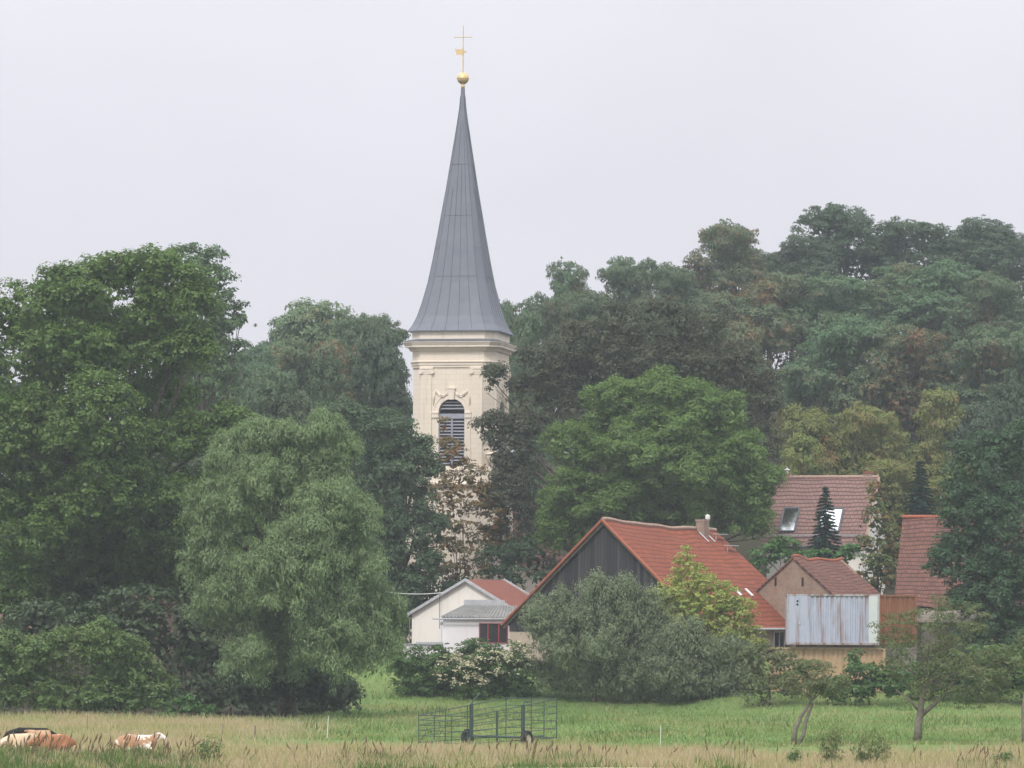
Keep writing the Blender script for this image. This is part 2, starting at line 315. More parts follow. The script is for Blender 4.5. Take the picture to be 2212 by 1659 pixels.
def crown_mesh(name, lobes, rng, leaf=.24, asp=.62, rc=.8, cover=1.0, hang=0.0, sprig=.12, spl=.16, shell=.72, flat=.65, fill=.25):
    """lobes: (x,y,z,rx,ry,rz). Leaf clumps over the lobes' surfaces, stray sprigs beyond the outline, bigger leaves inside."""
    Ps, Ns, Ls = [], [], []
    la = .5*leaf*leaf*asp; lb = np.array(lobes, dtype=float)
    for i, (x, y, z, a, b, c) in enumerate(lobes):
        c0 = np.array((x, y, z)); rr = np.array((a, b, c)); A = 4*math.pi*((a*b)**1.6/3+(a*c)**1.6/3+(b*c)**1.6/3)**(1/1.6)
        nc = max(5, int(1.05*A/(math.pi*rc*rc))); d = unit(rng, nc); d[:, 2] = np.where((d[:, 2] < -.35) & (rng.random(nc) < .6), -d[:, 2], d[:, 2])
        fr = shell+(1.04-shell)*rng.random(nc); sp = rng.random(nc) < sprig; fr[sp] = 1.0+spl*rng.random(sp.sum())
        cc = c0+d*rr*fr[:, None]
        q = np.ones(nc, bool)
        for j in range(len(lobes)):
            if j != i: q &= np.sum(((cc-lb[j, :3])/lb[j, 3:])**2, axis=1) > .45
        cc, d, sp = cc[q], d[q], sp[q]; nc = len(cc)
        if nc == 0: continue
        cr = rc*(.6+.75*rng.random(nc)); cr[sp] *= .5
        k = np.maximum(3, (cover*math.pi*cr**2/la*1.0).astype(int)); ci = np.repeat(np.arange(nc), k); n = len(ci)
        e = unit(rng, n); low = (e[:, 2] < -.1) & (rng.random(n) < .75); e[low, 2] *= -1
        rad = cr[ci]*(.45+.6*rng.random(n)**.7)
        p = cc[ci]+e*rad[:, None]*np.array((1, 1, flat)); p[:, 2] -= hang*rng.random(n)*cr[ci]*1.6
        nn = e*.75+d[ci]*.35+np.array((0, 0, .55))+rng.normal(size=(n, 3))*.38
        Ps.append(p); Ns.append(nn); Ls.append(leaf*(.65+.7*rng.random(n)))
        m = int(fill*A/(la*6)); g = unit(rng, m); p = c0+g*rr*(.25+.5*rng.random(m))[:, None]
        Ps.append(p); Ns.append(g+rng.normal(size=(m, 3))*.6); Ls.append(leaf*2.2*(.7+.6*rng.random(m)))
    P_, N_, L_ = np.concatenate(Ps), np.concatenate(Ns), np.concatenate(Ls)
    T = None
    if hang: T = rng.normal(size=P_.shape)*.45+np.array((0, 0, -1.0))
    return leaf_mesh(name, P_, N_, L_, L_*asp, rng, T)
def trunk_mb(base, targets, r0, rng, fork=.45):
    mb = MB(); base = Vector(base); top = sum((Vector(t) for t in targets), Vector())/len(targets)
    h = top.z-base.z; pts = [base+(top-base)*f+Vector((rng.normal()*.04*h*f*(1-f)*2, rng.normal()*.04*h*f*(1-f)*2, 0)) for f in (0, .15, .35, .6, .85, 1)]
    pts[0].z -= .3
    mb.tube(pts, [r0*1.25, r0, r0*.88, r0*.65, r0*.4, r0*.2], 9)
    for t in targets:
        t = Vector(t); f = fork*(.8+.6*rng.random()); f = min(.85, f); a = base+(top-base)*f; mid = a.lerp(t, .5)+Vector((rng.normal()*.3, rng.normal()*.3, .1*h*rng.random()))
        mb.tube([a, a.lerp(mid, .5), mid, t.lerp(mid, .4), t], [r0*.45, r0*.38, r0*.27, r0*.15, r0*.06], 6)
        for q in range(2):
            e = t+Vector(rng.uniform(-1, 1, 3))*.8; mb.tube([mid.lerp(t, .3+.3*q), e], [r0*.12, r0*.03], 5)
    return mb
def lumps(L, rng, n):
    out = []
    for x, y, z, a, b, c in L:
        out.append((x, y, z, a*.8, b*.8, c*.8)); d = unit(rng, n); d[:, 2] = np.where(d[:, 2] < -.3, -d[:, 2], d[:, 2])
        for q in d:
            k = .40*(a+b+c)/3*rng.uniform(.65, 1.2); out.append((x+q[0]*a*.72, y+q[1]*b*.72, z+q[2]*c*.72, k, k, k*.85))
    return out
SEED = [10]
def tree(name, label, cat, lobesP, Y, mat, base_px=None, trunk=.35, bark='bark', group=None, baseY=None, dmul=.85, dmax=9, crown='crown', lump=0, extra_trunk=None, **kw):
    SEED[0] += 1; rng = np.random.default_rng(SEED[0]); L = []
    for lp in lobesP:
        px, py, a, b = lp[:4]; dy = lp[4] if len(lp) > 4 else rng.uniform(-1, 1)*.25*a*Y/F
        p = at(px, py, Y+dy); rx, rz = a*Y/F, b*Y/F; L.append((p.x, p.y, p.z, rx, min(dmax, dmul*(rx+rz)/2), rz))
    if lump: L = lumps(L, rng, lump)
    if base_px is None: base_px = sum(l[0] for l in lobesP)/len(lobesP)
    g = gp(base_px, baseY or Y)
    e = empty(name, g, 0, label, cat, group)
    Lr = [(l[0]-g.x, l[1]-g.y, l[2]-g.z)+l[3:] for l in L]
    link(crown, crown_mesh(crown, Lr, rng, **kw), M[mat], e)
    if trunk:
        mb = trunk_mb((0, 0, 0), [l[:3] for l in (Lr if not lump else Lr[::lump+1])], trunk, rng); (extra_trunk and extra_trunk(mb, g)); mb.build('trunk', M[bark], e, True)
    return e
# ------------------------------------------------------------ ground
def dryness(x, y):
    d = sm((176.5+2.0*math.sin(x*.35)+1.2*math.sin(x*.9+1)-y)/8)
    l = sm((-7-x)/7)*sm((226-y)/16)*(.75+.25*math.sin(x*.8+y*.5)); return min(1, max(d, l*.9))
def make_ground():
    xs = np.concatenate([np.linspace(-140, -34, 16), np.arange(-33, 34, 1.0), np.linspace(35, 140, 16)])
    ys = np.concatenate([np.linspace(-5, 145, 12), np.arange(148, 275, 1.0), np.linspace(278, 510, 50)])
    nx, ny = len(xs), len(ys); V = [(x, y, gz(x, y)) for y in ys for x in xs]
    Fc = [(j*nx+i, j*nx+i+1, (j+1)*nx+i+1, (j+1)*nx+i) for j in range(ny-1) for i in range(nx-1)]
    me = bpy.data.meshes.new('ground'); me.from_pydata(V, [], Fc)
    me.attributes.new('dry', 'FLOAT', 'POINT').data.foreach_set('value', [dryness(x, y) for y in ys for x in xs])
    me.attributes.new('soil', 'FLOAT', 'POINT').data.foreach_set('value', [max(sm((y-256)/10), sm((-9-x)/5)*sm((y-216)/8)) for y in ys for x in xs])
    me.polygons.foreach_set('use_smooth', [True]*len(me.polygons))
    t = NT('ground'); pos = t.N('NewGeometry').outputs['Position']; dr = t.N('Attribute', _attribute_name='dry').outputs['Fac']; so_ = t.N('Attribute', _attribute_name='soil').outputs['Fac']
    n1 = t.noise(pos, .25, 6, .7); n2 = t.noise(pos, 2.2, 6, .7)
    g = t.mix(t.ramp(n2, .3, .7), (.105, .175, .05), (.16, .235, .08)); g = t.mix(t.math('MULTIPLY', t.ramp(n1, .5, .75), .6), g, (.22, .25, .09))
    d = t.mix(t.ramp(n2, .3, .7), (.30, .255, .155), (.40, .345, .22))
    k = t.ramp(t.math('ADD', dr, t.math('MULTIPLY', t.math('SUBTRACT', n1, .5), .5)), .35, .65)
    c = t.mix(k, g, d); c = t.mix(so_, c, (.045, .042, .025)); t.bump(n2, .5, .1)
    return tag(link('ground', me, t.col(c, .95, .1)), kind='structure')
make_ground()
def blades(name, pts, hs, ws, mat, rng, lean=.35, label=None):
    n = len(pts); P_ = np.array(pts); a = rng.random(n)*2*math.pi; dx = np.stack([np.cos(a), np.sin(a)*.4, np.zeros(n)], 1)*(np.array(ws)*.5)[:, None]
    tip = P_+np.stack([rng.normal(size=n)*lean*hs, rng.normal(size=n)*lean*hs, hs], 1); V = np.stack([P_-dx, P_+dx, tip], 1).astype(np.float32)
    me = bpy.data.meshes.new(name); me.vertices.add(3*n); me.loops.add(3*n); me.polygons.add(n)
    me.vertices.foreach_set('co', V.ravel()); me.loops.foreach_set('vertex_index', np.arange(3*n, dtype=np.int32)); me.polygons.foreach_set('loop_start', np.arange(0, 3*n, 3, dtype=np.int32))
    me.attributes.new('tint', 'FLOAT', 'FACE').data.foreach_set('value', rng.random(n).astype(np.float32)); me.update()
    return tag(link(name, me, M[mat]), label, None, None, 'stuff')
rng = np.random.default_rng(3)
def scatter(n, y0, y1, f):
    out = []
    while len(out) < n:
        y = rng.uniform(y0, y1); x = rng.uniform(-1, 1)*(.128*y); 
        if f(x, y) > rng.random(): out.append((x, y, gz(x, y)-.02))
    return out
pts = scatter(70000, 180, 262, lambda x, y: (1-dryness(x, y))*(1-max(sm((y-258)/8), sm((-9-x)/5)*sm((y-220)/8)))); n = len(pts)
blades('meadow_grass', pts, .10+.16*rng.random(n), .05+.04*rng.random(n), 'grass', rng, .5, 'short green meadow grass behind the trailer')
pts = scatter(75000, 150, 226, lambda x, y: dryness(x, y)); n = len(pts)
blades('dry_grass', pts, .18+.34*rng.random(n)**1.5, .03+.03*rng.random(n), 'dry_grass', rng, .4, 'dry straw coloured grass along the near field')
tf = []
for k in range(90):
    y = rng.uniform(183, 250); x = rng.uniform(-.05, .125)*y; q = rng.uniform(.25, .8); m_ = int(60*q)
    tf += [(x+rng.normal()*q, y+rng.normal()*q*.6, gz(x, y)-.02) for _ in range(m_)]
n = len(tf); blades('grass_tufts', tf, .2+.3*rng.random(n), .05+.04*rng.random(n), 'weed', rng, .4, 'darker tufts of longer grass dotted over the meadow')
def wd(x, y):
    u = PX+x*F/y; k = .03+1.0*sm((520-u)/160)+.5*math.exp(-((u-830)/110)**2)+.65*math.exp(-((u-1180)/100)**2)+.25*math.exp(-((u-1560)/40)**2)+.3*math.exp(-((u-2150)/60)**2)
    return min(1, k)*sm((162.5+2.4*sm((470-u)/200)-y)/2.5)
pts = scatter(22000, 149, 166, wd); n = len(pts)
P3 = np.array(pts); clump = .5+.5*np.sin(P3[:, 0]*1.9+2*np.sin(P3[:, 1]*.9+P3[:, 0]*.31))*np.cos(P3[:, 0]*.73+1)
blades('weeds', pts, (.08+.62*rng.random(n)**1.7*clump)*(1+.15*(P3[:, 0]/P3[:, 1]*F+PX < 430)), .05+.05*rng.random(n), 'weed', rng, .35, 'green weeds and rough grass at the near edge')
mb_p, mb_n, mb_l = [], [], []
st = scatter(260, 150, 160, lambda x, y: min(1, wd(x, y)*.8+.02))
SV, SF = [], []
mb = MB()
for p in st:
    p = Vector(p); h = rng.uniform(.5, 1.15); ln = rng.normal()*.18*h+.1*h; q = p+Vector((ln*.6, 0, h*.7)); t = p+Vector((ln*1.3, 0, h))
    mb.tube([p, q, t], [.008, .007, .005], 4); mb.tube([q.lerp(t, .3), q.lerp(t, .7), t+Vector((0, 0, .08))], [.012, .03, .006], 5)
tag(mb.build('seeding_grass_stalks', M['seed']), 'tall brown seeding grass stalks at the near edge', None, None, 'stuff')
# ------------------------------------------------------------ church tower
def octo(s, c):                            # square of half side s with corners cut by c, counter-clockwise from the front left
    return [(-s+c, -s), (s-c, -s), (s, -s+c), (s, s-c), (s-c, s), (-s+c, s), (-s, s-c), (-s, -s+c)]
TY = 306.0
tb = at(992, PY, TY); tb.z = gz(tb.x, TY)
TH = R(-11.5)                              # turned so that its right flank shows
tower = empty('church_tower', tb, TH, 'cream baroque church tower with slender grey spire, golden ball and cross', 'church tower')
def tz(py): return H+(PY-py)*(TY-3.2)/F-tb.z
def tzc(py): return H+(PY-py)*TY/F-tb.z
def ring(s, c, z): return [(x, y, z) for x, y in octo(s, c)]
s0, ch = 3.06, .74
def stack(name, prof, mat, par=tower):      # (half side, chamfer, z)
    m = MB(); m.rings([ring(s, c, z) for s, c, z in prof]); return m.build(name, M[mat], par)
zL, zS = tz(1056), tz(1043)
m = MB(); m.box(-3.3, 3.3, -3.3, 3.3, -.3, zL); m.box(-3.4, 3.4, -3.4, 3.4, -.3, 1.2)
m.build('lower_stage', M['cream'], tower)
stack('lower_cornice', [(3.32, .02, zL), (3.45, .02, zL+.1), (3.62, .02, zL+.22), (3.66, .02, zL+.32), (3.35, .02, zS+.05)], 'cream_trim')
z1 = tz(1021); z2 = tz(1009)
stack('plinth', [(3.3, .02, zS+.05), (3.3, .02, z1), (3.38, .02, z1+.08), (3.38, .02, z1+.2), (3.2, .1, z1+.26)], 'cream_trim')
zt = tz(794)
# upper stage: walls with an arched opening cut in front and right faces
def arch_face(m, ax, w, zb, zspr, hw, half):
    """wall panel on axis ax (0 front: y=-s, 1 right: x=s) with an arched hole, depth .35"""
    r = hw; n = 14; arc = [(r*math.cos(math.pi*i/n), zspr+r*math.sin(math.pi*i/n)) for i in range(n+1)]
    def P3(u, z, d): return (u, -s0+d, z) if ax == 0 else (s0-d, u, z)
    def q(a, b, c, d): m.quad(P3(*a), P3(*b), P3(*c), P3(*d))
    w2 = half; zt_ = zt
    q((-w2, z1+.2, 0), (-r, z1+.2, 0), (-r, zt_, 0), (-w2, zt_, 0)); q((r, z1+.2, 0), (w2, z1+.2, 0), (w2, zt_, 0), (r, zt_, 0))
    q((-r, z1+.2, 0), (r, z1+.2, 0), (r, zb, 0), (-r, zb, 0))
    for i in range(n):
        (a, b), (c, d) = arc[i+1], arc[i]; q((a, b, 0), (c, d, 0), (c, zt_, 0), (a, zt_, 0)); q((c, d, 0), (a, b, 0), (a, b, .4), (c, d, .4))
    q((-r, zb, 0), (-r, zb, .4), (-r, zspr, .4), (-r, zspr, 0)); q((r, zb, .4), (r, zb, 0), (r, zspr, 0), (r, zspr, .4)); q((-r, zb, .4), (-r, zb, 0), (r, zb, 0), (r, zb, .4))
    return arc
m = MB(); zb, zspr, hw = tz(1007), tz(891), .97
half = s0-ch
arc = arch_face(m, 0, 0, zb, zspr, hw, half); arch_face(m, 1, 0, zb, zspr, hw, half)
o8 = octo(s0, ch)
for i in (1, 3, 4, 5, 6, 7):
    a, b = o8[i], o8[(i+1) % 8]; m.quad((*a, z1+.2), (*b, z1+.2), (*b, zt), (*a, zt))
m.build('upper_stage', M['cream'], tower)
for ax in (0, 1):
    f = (lambda u, z, d: (u, -s0+d, z)) if ax == 0 else (lambda u, z, d: (s0-d, u, z))
    lw = MB(); nl = 24
    lw2 = []
    def slab(b, u0, u1, z0, z1_, d0, d1):
        b.hexa([f(u0, z0, d0), f(u1, z0, d0), f(u1, z0, d1), f(u0, z0, d1), f(u0, z1_, d0), f(u1, z1_, d0), f(u1, z1_, d1), f(u0, z1_, d1)])
    zz = zb+.12
    while zz < zspr+hw-.12:
        x = hw-.06 if zz < zspr else math.sqrt(max(.01, (hw-.06)**2-(zz-zspr)**2))
        if not (zspr-.55 < zz < zspr-.02):
            for a, b in (((-x, -.07), (.07, x)) if zz < zspr-.4 else ((-x, x),)):
                lw.hexa([f(a, zz, .10), f(b, zz, .10), f(b, zz+.11, .30), f(a, zz+.11, .30), f(a, zz+.03, .09), f(b, zz+.03, .09), f(b, zz+.14, .29), f(a, zz+.14, .29)])
        zz += .235
    par = lw.build('louvred_window', M['louvre'], tower)
    fr = MB(); slab(fr, -.065, .065, zb, zspr-.5, .07, .3); slab(fr, -hw+.01, hw-.01, zspr-.46, zspr-.1, .08, .32); slab(fr, -hw, -hw+.07, zb, zspr-.47, .08, .31); slab(fr, hw-.07, hw, zb, zspr-.47, .08, .31)
    fr.build('frame', M['louvre'], par)
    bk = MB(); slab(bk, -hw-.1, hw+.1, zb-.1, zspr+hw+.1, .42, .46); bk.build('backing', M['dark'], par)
    sr = MB()
    for k, (ra, rb, dd) in enumerate(((hw, hw+.12, .06), (hw+.12, hw+.33, .035), (hw+.33, hw+.42, .07))):
        for i in range(18):
            t0, t1 = math.pi*i/18, math.pi*(i+1)/18
            pa = [(ra*math.cos(t0), zspr+ra*math.sin(t0)), (rb*math.cos(t0), zspr+rb*math.sin(t0)), (rb*math.cos(t1), zspr+rb*math.sin(t1)), (ra*math.cos(t1), zspr+ra*math.sin(t1))]
            sr.hexa([f(u, z, .0) for u, z in pa]+[f(u, z, -dd) for u, z in pa])
        for sgn in (-1, 1):
            a, b = sorted((sgn*ra, sgn*rb)); slab(sr, a, b, zb, zspr-.42, 0, -dd*.8)
    for sgn in (-1, 1):
        a, b = sorted((sgn*hw, sgn*(hw+.5))); slab(sr, a, b, zspr-.40, zspr, 0, -.11); slab(sr, a, b, zspr-.1, zspr, -.11, -.15)
    sr.build('arch_surround', M['cream_trim'], tower)
    ks = MB(); pa = [(-.17, zspr+hw-.06), (.17, zspr+hw-.06), (.25, zspr+hw+.72), (-.25, zspr+hw+.72)]; ks.hexa([f(u, z, 0) for u, z in pa]+[f(u, z, -.2) for u, z in pa]); slab(ks, -.29, .29, zspr+hw+.72, zspr+hw+.8, 0, -.24)
    ks.build('keystone', M['cream_trim'], tower)
    fs = MB()
    for sgn in (-1, 1):
        for k in (0, .1):
            pts = [f(sgn*(.27+1.0*t), zspr+hw+.52-k-.33*math.sin(math.pi*min(1, t*1.15))+.12*t, -.05) for t in (0, .15, .3, .45, .6, .8, 1)]
            fs.tube(pts, [.05, .06, .07, .07, .06, .045, .03], 6)
        fs.tube([f(sgn*1.25, zspr+hw+.6, -.04), f(sgn*1.32, zspr+hw+.1, -.05), f(sgn*1.36, zspr+hw-.45, -.04)], [.03, .07, .02], 6)
    fs.build('festoon', M['cream_trim'], tower, True)
    for sgn in (-1, 1):
        pl = MB(); a, b = sorted((sgn*1.5, sgn*2.28)); slab(pl, a, b, z1+.5, tz(809), 0, -.09); slab(pl, a-.06, b+.06, z1+.2, z1+.5, 0, -.13)
        p_ = pl.build('pilaster', M['cream'], tower)
        cp = MB(); zc = tz(809); slab(cp, a-.02, b+.02, zc, zc+.16, 0, -.12); slab(cp, a-.12, b+.12, zt-.13, zt, 0, -.18); slab(cp, a, b, zc+.16, zt-.13, 0, -.14)
        for q in (a-.02, b+.02):
            cen = [(q+.17*math.cos(t), zc+.19+.17*math.sin(t)) for t in (2*math.pi*i/14 for i in range(14))]
            cp.prism([f(u, z, 0) for u, z in cen], Vector(f(0, 0, -.2))-Vector(f(0, 0, 0)))
        cp.build('capital', M['cream_trim'], p_)
za, zfz, zco, zct = tz(781), tz(758), tz(751), tz(739)
stack('entablature', [(s0, ch, zt), (s0+.08, ch, zt), (s0+.08, ch, zt+.15), (s0+.13, ch, zt+.17), (s0+.13, ch, za-.1), (s0+.2, ch, za-.06), (s0+.2, ch, za), (s0+.05, ch, za+.02), (s0+.05, ch, zfz-.05), (s0+.2, ch, zfz), (s0+.3, ch, zco-.02)], 'cream')
stack('cornice', [(s0+.3, ch, zco-.02), (s0+.52, ch, zco+.02), (s0+.52, ch, zco+.12), (s0+.62, ch, zct-.1), (s0+.66, ch, zct-.05), (s0+.66, ch, zct)], 'cream_trim')
stack('cornice_flashing', [(s0+.67, ch, zct), (s0+.67, ch, zct+.03), (s0+.12, ch, zct+.22), (s0+.1, ch, zct+.22)], 'lead_dark')
SPK = (tzc(170)-.6-tz(716))/17.9; zpp = tz(716)
stack('parapet', [(s0+.08, ch, zct+.2), (s0+.08, ch, zpp-.08), (s0+.14, ch, zpp-.06), (s0+.14, ch, zpp)], 'cream_trim')
prof = [(0, 1.04), (.06, 1.04), (.5, .95), (1.13, .866), (2.1, .775), (3.6, .66), (5.3, .565), (7.1, .475), (8.8, .395), (10.5, .312), (12.2, .238), (13.8, .168), (15.2, .108), (16.3, .066), (17.2, .045), (17.9, .036)]; prof = [(h*SPK, q) for h, q in prof]
def srad(h):
    for (h0, a), (h1, b) in zip(prof, prof[1:]):
        if h <= h1: return a+(b-a)*(h-h0)/(h1-h0)
    return prof[-1][1]
spire = stack('spire', [((s0+.22)*r, (ch+.05)*r, zpp+h) for h, r in prof], 'slate_metal')
sm_ = MB(); oc = octo(s0+.22, ch+.05); hs = [h for h, r in prof]
for i in range(8):
    a, b = Vector(oc[i]), Vector(oc[(i+1) % 8]); nrm = Vector(((b-a).y, -(b-a).x)).normalized(); k = 5 if i % 2 == 0 else 1
    for j in range(k+1 if i % 2 == 0 else k):
        p = a.lerp(b, j/k); hmax = 17.6 if j in (0, k) else (15.5 if j % 2 == 0 else 12.4-1.3*(j == 1))
        pts = [(p.x*srad(h)+nrm.x*.012, p.y*srad(h)+nrm.y*.012, zpp+h) for h in hs if h <= hmax]
        sm_.tube(pts, .013, 4)
    for h in (4.1, 8.6, 12.4) if i % 2 == 0 else (6.2,):
        q0, q1 = a*srad(h), b*srad(h); nn = Vector((nrm.x, nrm.y))*.012; sm_.tube([(q0.x+nn.x, q0.y+nn.y, zpp+h), (q1.x+nn.x, q1.y+nn.y, zpp+h)], .012, 4)
sm_.build('standing_seam', M['seam'], spire)
zbll = tzc(170); m = MB(); m.lathe([(.02, -.44)]+[(.44*math.cos(t), .44*math.sin(t)) for t in (R(a) for a in range(-80, 81, 10))]+[(.02, .44)], (0, 0, zbll), 28); m.lathe([(.44, -.03), (.462, -.03), (.462, .03), (.44, .03)], (0, 0, zbll), 28)
m.lathe([(.12, -.75), (.16, -.6), (.12, -.44), (.1, -.4)], (0, 0, zbll), 16); m.build('ball', M['gold'], tower, True)
zx = tzc(57); m = MB(); m.tube([(0, 0, zbll+.4), (0, 0, zx)], [.05, .032], 8); zb2 = tzc(81)
m.tube([(-.62, 0, zb2), (.62, 0, zb2)], .028, 6)
for x, z in ((-.62, zb2), (.62, zb2), (0, zx)): m.lathe([(.01, -.06), (.055, 0), (.01, .06)], (x, 0, z), 8)
m.build('cross', M['gold'], tower)
m = MB(); zv = tzc(113); m.box(-.52, -.04, -.015, .015, zv-.2, zv+.2); m.box(-.6, -.52, -.015, .015, zv+.04, zv+.24)
m.prism([(.05, -.015, zv-.03), (.16, -.015, zv-.1), (.26, -.015, zv), (.16, -.015, zv+.1), (.05, -.015, zv+.04)], (0, .03, 0)); m.lathe([(.03, -.3), (.05, -.3), (.05, .3), (.03, .3)], (0, 0, zv), 8)
m.build('weather_vane', M['gold'], tower)
m = MB(); m.lathe([(.3, 0), (.3, .14), (.2, .18), (.13, .32), (.13, .42), (.24, .52), (.36, .72), (.4, .9), (.38, 1.0), (.47, 1.04), (.47, 1.1), (.3, 1.16), (.1, 1.2)], (0, 0, 0), 18)
for sx, sy in ((1, -1), (-1, -1)):
    o = m.build('urn', M['cream_trim'], tower, True); o.location = (sx*2.98, sy*2.98, z1+.26)
# nave behind the tower
def gable_house(name, label, cat, loc, rz, L, Wd, wh, rise, wall, roof, oh=.35, gmat=None, ridge=None, sag=None, thick=.1, gov=.25, roof_name='roof'):
    """x along the ridge (gable at x=0), y across; eave height wh"""
    e = empty(name, loc, rz, label, cat)
    m = MB(); m.box(0, L, 0, Wd, -1.0, wh); m.build('wall', M[wall], e)
    for x in (0.0, L-.2):
        g = MB(); g.prism([(x, 0, wh), (x, Wd, wh), (x, Wd/2, wh+rise)], (.2, 0, 0)); g.build('gable', M[gmat or wall], e)
    sl_ = rise/(Wd/2); d = oh*sl_
    rf = sheet(roof_name, (-gov, -oh, wh-d+.04), (L+gov, -oh, wh-d+.04), (L+gov, Wd/2, wh+rise+.06), (-gov, Wd/2, wh+rise+.06), M[roof], e, sag=sag, thick=thick)
    rb = sheet(roof_name, (L+gov, Wd+oh, wh-d+.04), (-gov, Wd+oh, wh-d+.04), (-gov, Wd/2, wh+rise+.06), (L+gov, Wd/2, wh+rise+.06), M[roof], e, sag=(lambda u, v: sag(1-u, v)) if sag else None, thick=thick)
    if ridge:
        m = MB(); n = 20; pts = [(-gov+(L+2*gov)*i/n, Wd/2, wh+rise+.07+(sag(i/n, 1) if sag else 0)) for i in range(n+1)]; m.tube(pts, .11, 8); m.build('ridge_cap', M[ridge], rf)
    return e
nv = gable_house('church_nave', 'cream church nave half hidden by trees beside the tower', 'church', gp(1135, 304), R(76), 16, 9.5, 6.2, 5.0, 'cream', 'old_tiles', gmat='cream')
for x in (3, 7.5, 12): m = MB(); m.box(x, x+1.2, -.05, 0.0-.003, 2, 5); m.build('window', M['glass'], nv)
# ------------------------------------------------------------ timber barn
bl = at(1519, 1342, 259); bz = gz(bl.x, bl.y)-.2
BL, BW = 14.0, 14.3; eh = bl.z-bz; br_ = 6.35
def bsag(u, v): return v*(-.35*u-.12*math.sin(math.pi*u)+.02*math.sin(u*9))+.03*math.sin(u*17+v*7)+.02*math.sin(u*29)*v
barn = empty('barn', (bl.x, bl.y, bz), R(58), 'old barn with black board gable and sagging orange tiled roof', 'barn')
m = MB(); m.box(0, BL, .25, BW-.1, -1, eh); m.build('wall', M['tan_wall'], barn)
m = MB(); m.prism([(0, .1, eh-.12), (0, BW-.1, eh-.12), (0, BW/2, eh+br_-.15)], (.15, 0, 0)); m.box(-.02, .02, .25, BW-.1, eh-.75, eh-.12); m.build('board_gable', M['boards'], barn)
rf = sheet('roof', (-.3, -.55, eh-.48), (BL+.3, -.55, eh-.48), (BL+.3, BW/2, eh+br_), (-.3, BW/2, eh+br_), M['barn_tiles'], barn, 40, 20, .12, bsag)
rb = sheet('roof', (BL+.3, BW+.3, eh-.3), (-.3, BW+.3, eh-.3), (-.3, BW/2, eh+br_), (BL+.3, BW/2, eh+br_), M['barn_tiles'], barn, 40, 20, .12, lambda u, v: bsag(1-u, v))
m = MB(); m.tube([(-.3+(BL+.6)*i/30, BW/2, eh+br_+.04+bsag(i/30, 1)) for i in range(31)], .12, 8); m.build('ridge_cap', M['pale_ridge'], rf)
for y0, z0, y1, z1_ in ((-.5, eh-.55, BW/2, eh+br_-.04), (BW+.28, eh-.36, BW/2, eh+br_-.04)): m = MB(); m.tube([(-.36, y0, z0+.02), (-.36, (y0+y1)/2, (z0+z1_)/2+.02), (-.36, y1, z1_+.02)], .10, 6); m.build('verge_tiles', M['ridge_tiles'], barn)
for y0, z0, y1, z1_ in ((-.4, eh-.62, BW/2, eh+br_-.22), (BW+.22, eh-.5, BW/2, eh+br_-.22)): m = MB(); m.tube([(-.22, y0, z0), (-.22, y1, z1_)], .075, 4); m.build('bargeboard', M['wood'], barn)
def on_roof(x, t, lift=0):                 # barn front slope: t 0 eave .. 1 ridge
    u = (x+.3)/(BL+.6); return Vector((x, -.55+t*(BW/2+.55), eh-.48+t*(br_+.48)+bsag(u, t)+lift))
c0 = on_roof(11.9, .955); m = MB(); m.box(c0.x-.33, c0.x+.33, c0.y-.3, c0.y+.3, c0.z-.6, c0.z+.8); ck = m.build('chimney', M['brick'], barn)
m = MB(); m.box(c0.x-.37, c0.x+.37, c0.y-.34, c0.y+.34, c0.z+.803, c0.z+.9); m.build('chimney_cap', M['pale_ridge'], ck)
for dx in (-.42, .42): m = MB(); m.tube([on_roof(11.9+dx, .955, .06), on_roof(11.9+dx, .86, .06)], .05, 4); m.build('flashing', M['grey_metal'], rf)
p = on_roof(13.0, .985); m = MB(); m.lathe([(.1, -.3), (.1, .75), (.16, .78), (.16, 1.0), (.02, 1.08)], p, 10); m.build('vent_pipe', M['white_plastic'], barn)
for x, t in ((13.2, .9), (13.1, .78)):
    p = on_roof(x, t); m = MB(); m.box(p.x-.55, p.x+.75, p.y-.32, p.y+.05, p.z+.3, p.z+.35)
    for q in (-.4, .6): m.tube([(p.x+q, p.y-.1, p.z+.3), (p.x+q, p.y-.1, p.z-.05)], .03, 5)
    m.build('roof_step', M['grey_metal'], barn)
for x, t in ((8.4, .36), (9.8, .35), (12.2, .345), (12.9, .345)):
    a = [on_roof(x+dx, t+dt, .03) for dx, dt in ((-.13, -.035), (.13, -.035), (.13, .035), (-.13, .035))]
    m = MB(); m.hexa(a+[q+Vector((0, -.03, .05)) for q in a]); m.build('glass_tile', M['white_plastic'], barn)
m = MB(); m.tube([(-.2, -.62, eh-.5), (BL+.3, -.62, eh-.46)], .08, 7); m.build('gutter', M['grey_metal'], barn)
m = MB(); m.box(9.6, 10.9, .17, .247, .5, eh-.7); wnd = m.build('window', M['glass'], barn)
m = MB(); m.box(9.5, 9.6, .14, .247, .4, eh-.6); m.box(10.9, 11, .14, .247, .4, eh-.6); m.box(9.6, 10.9, .14, .247, eh-.7, eh-.6); m.box(10.21, 10.29, .14, .167, .5, eh-.7); m.box(9.6, 10.9, .12, .247, .4, .5); m.build('frame', M['white_wall'], wnd)
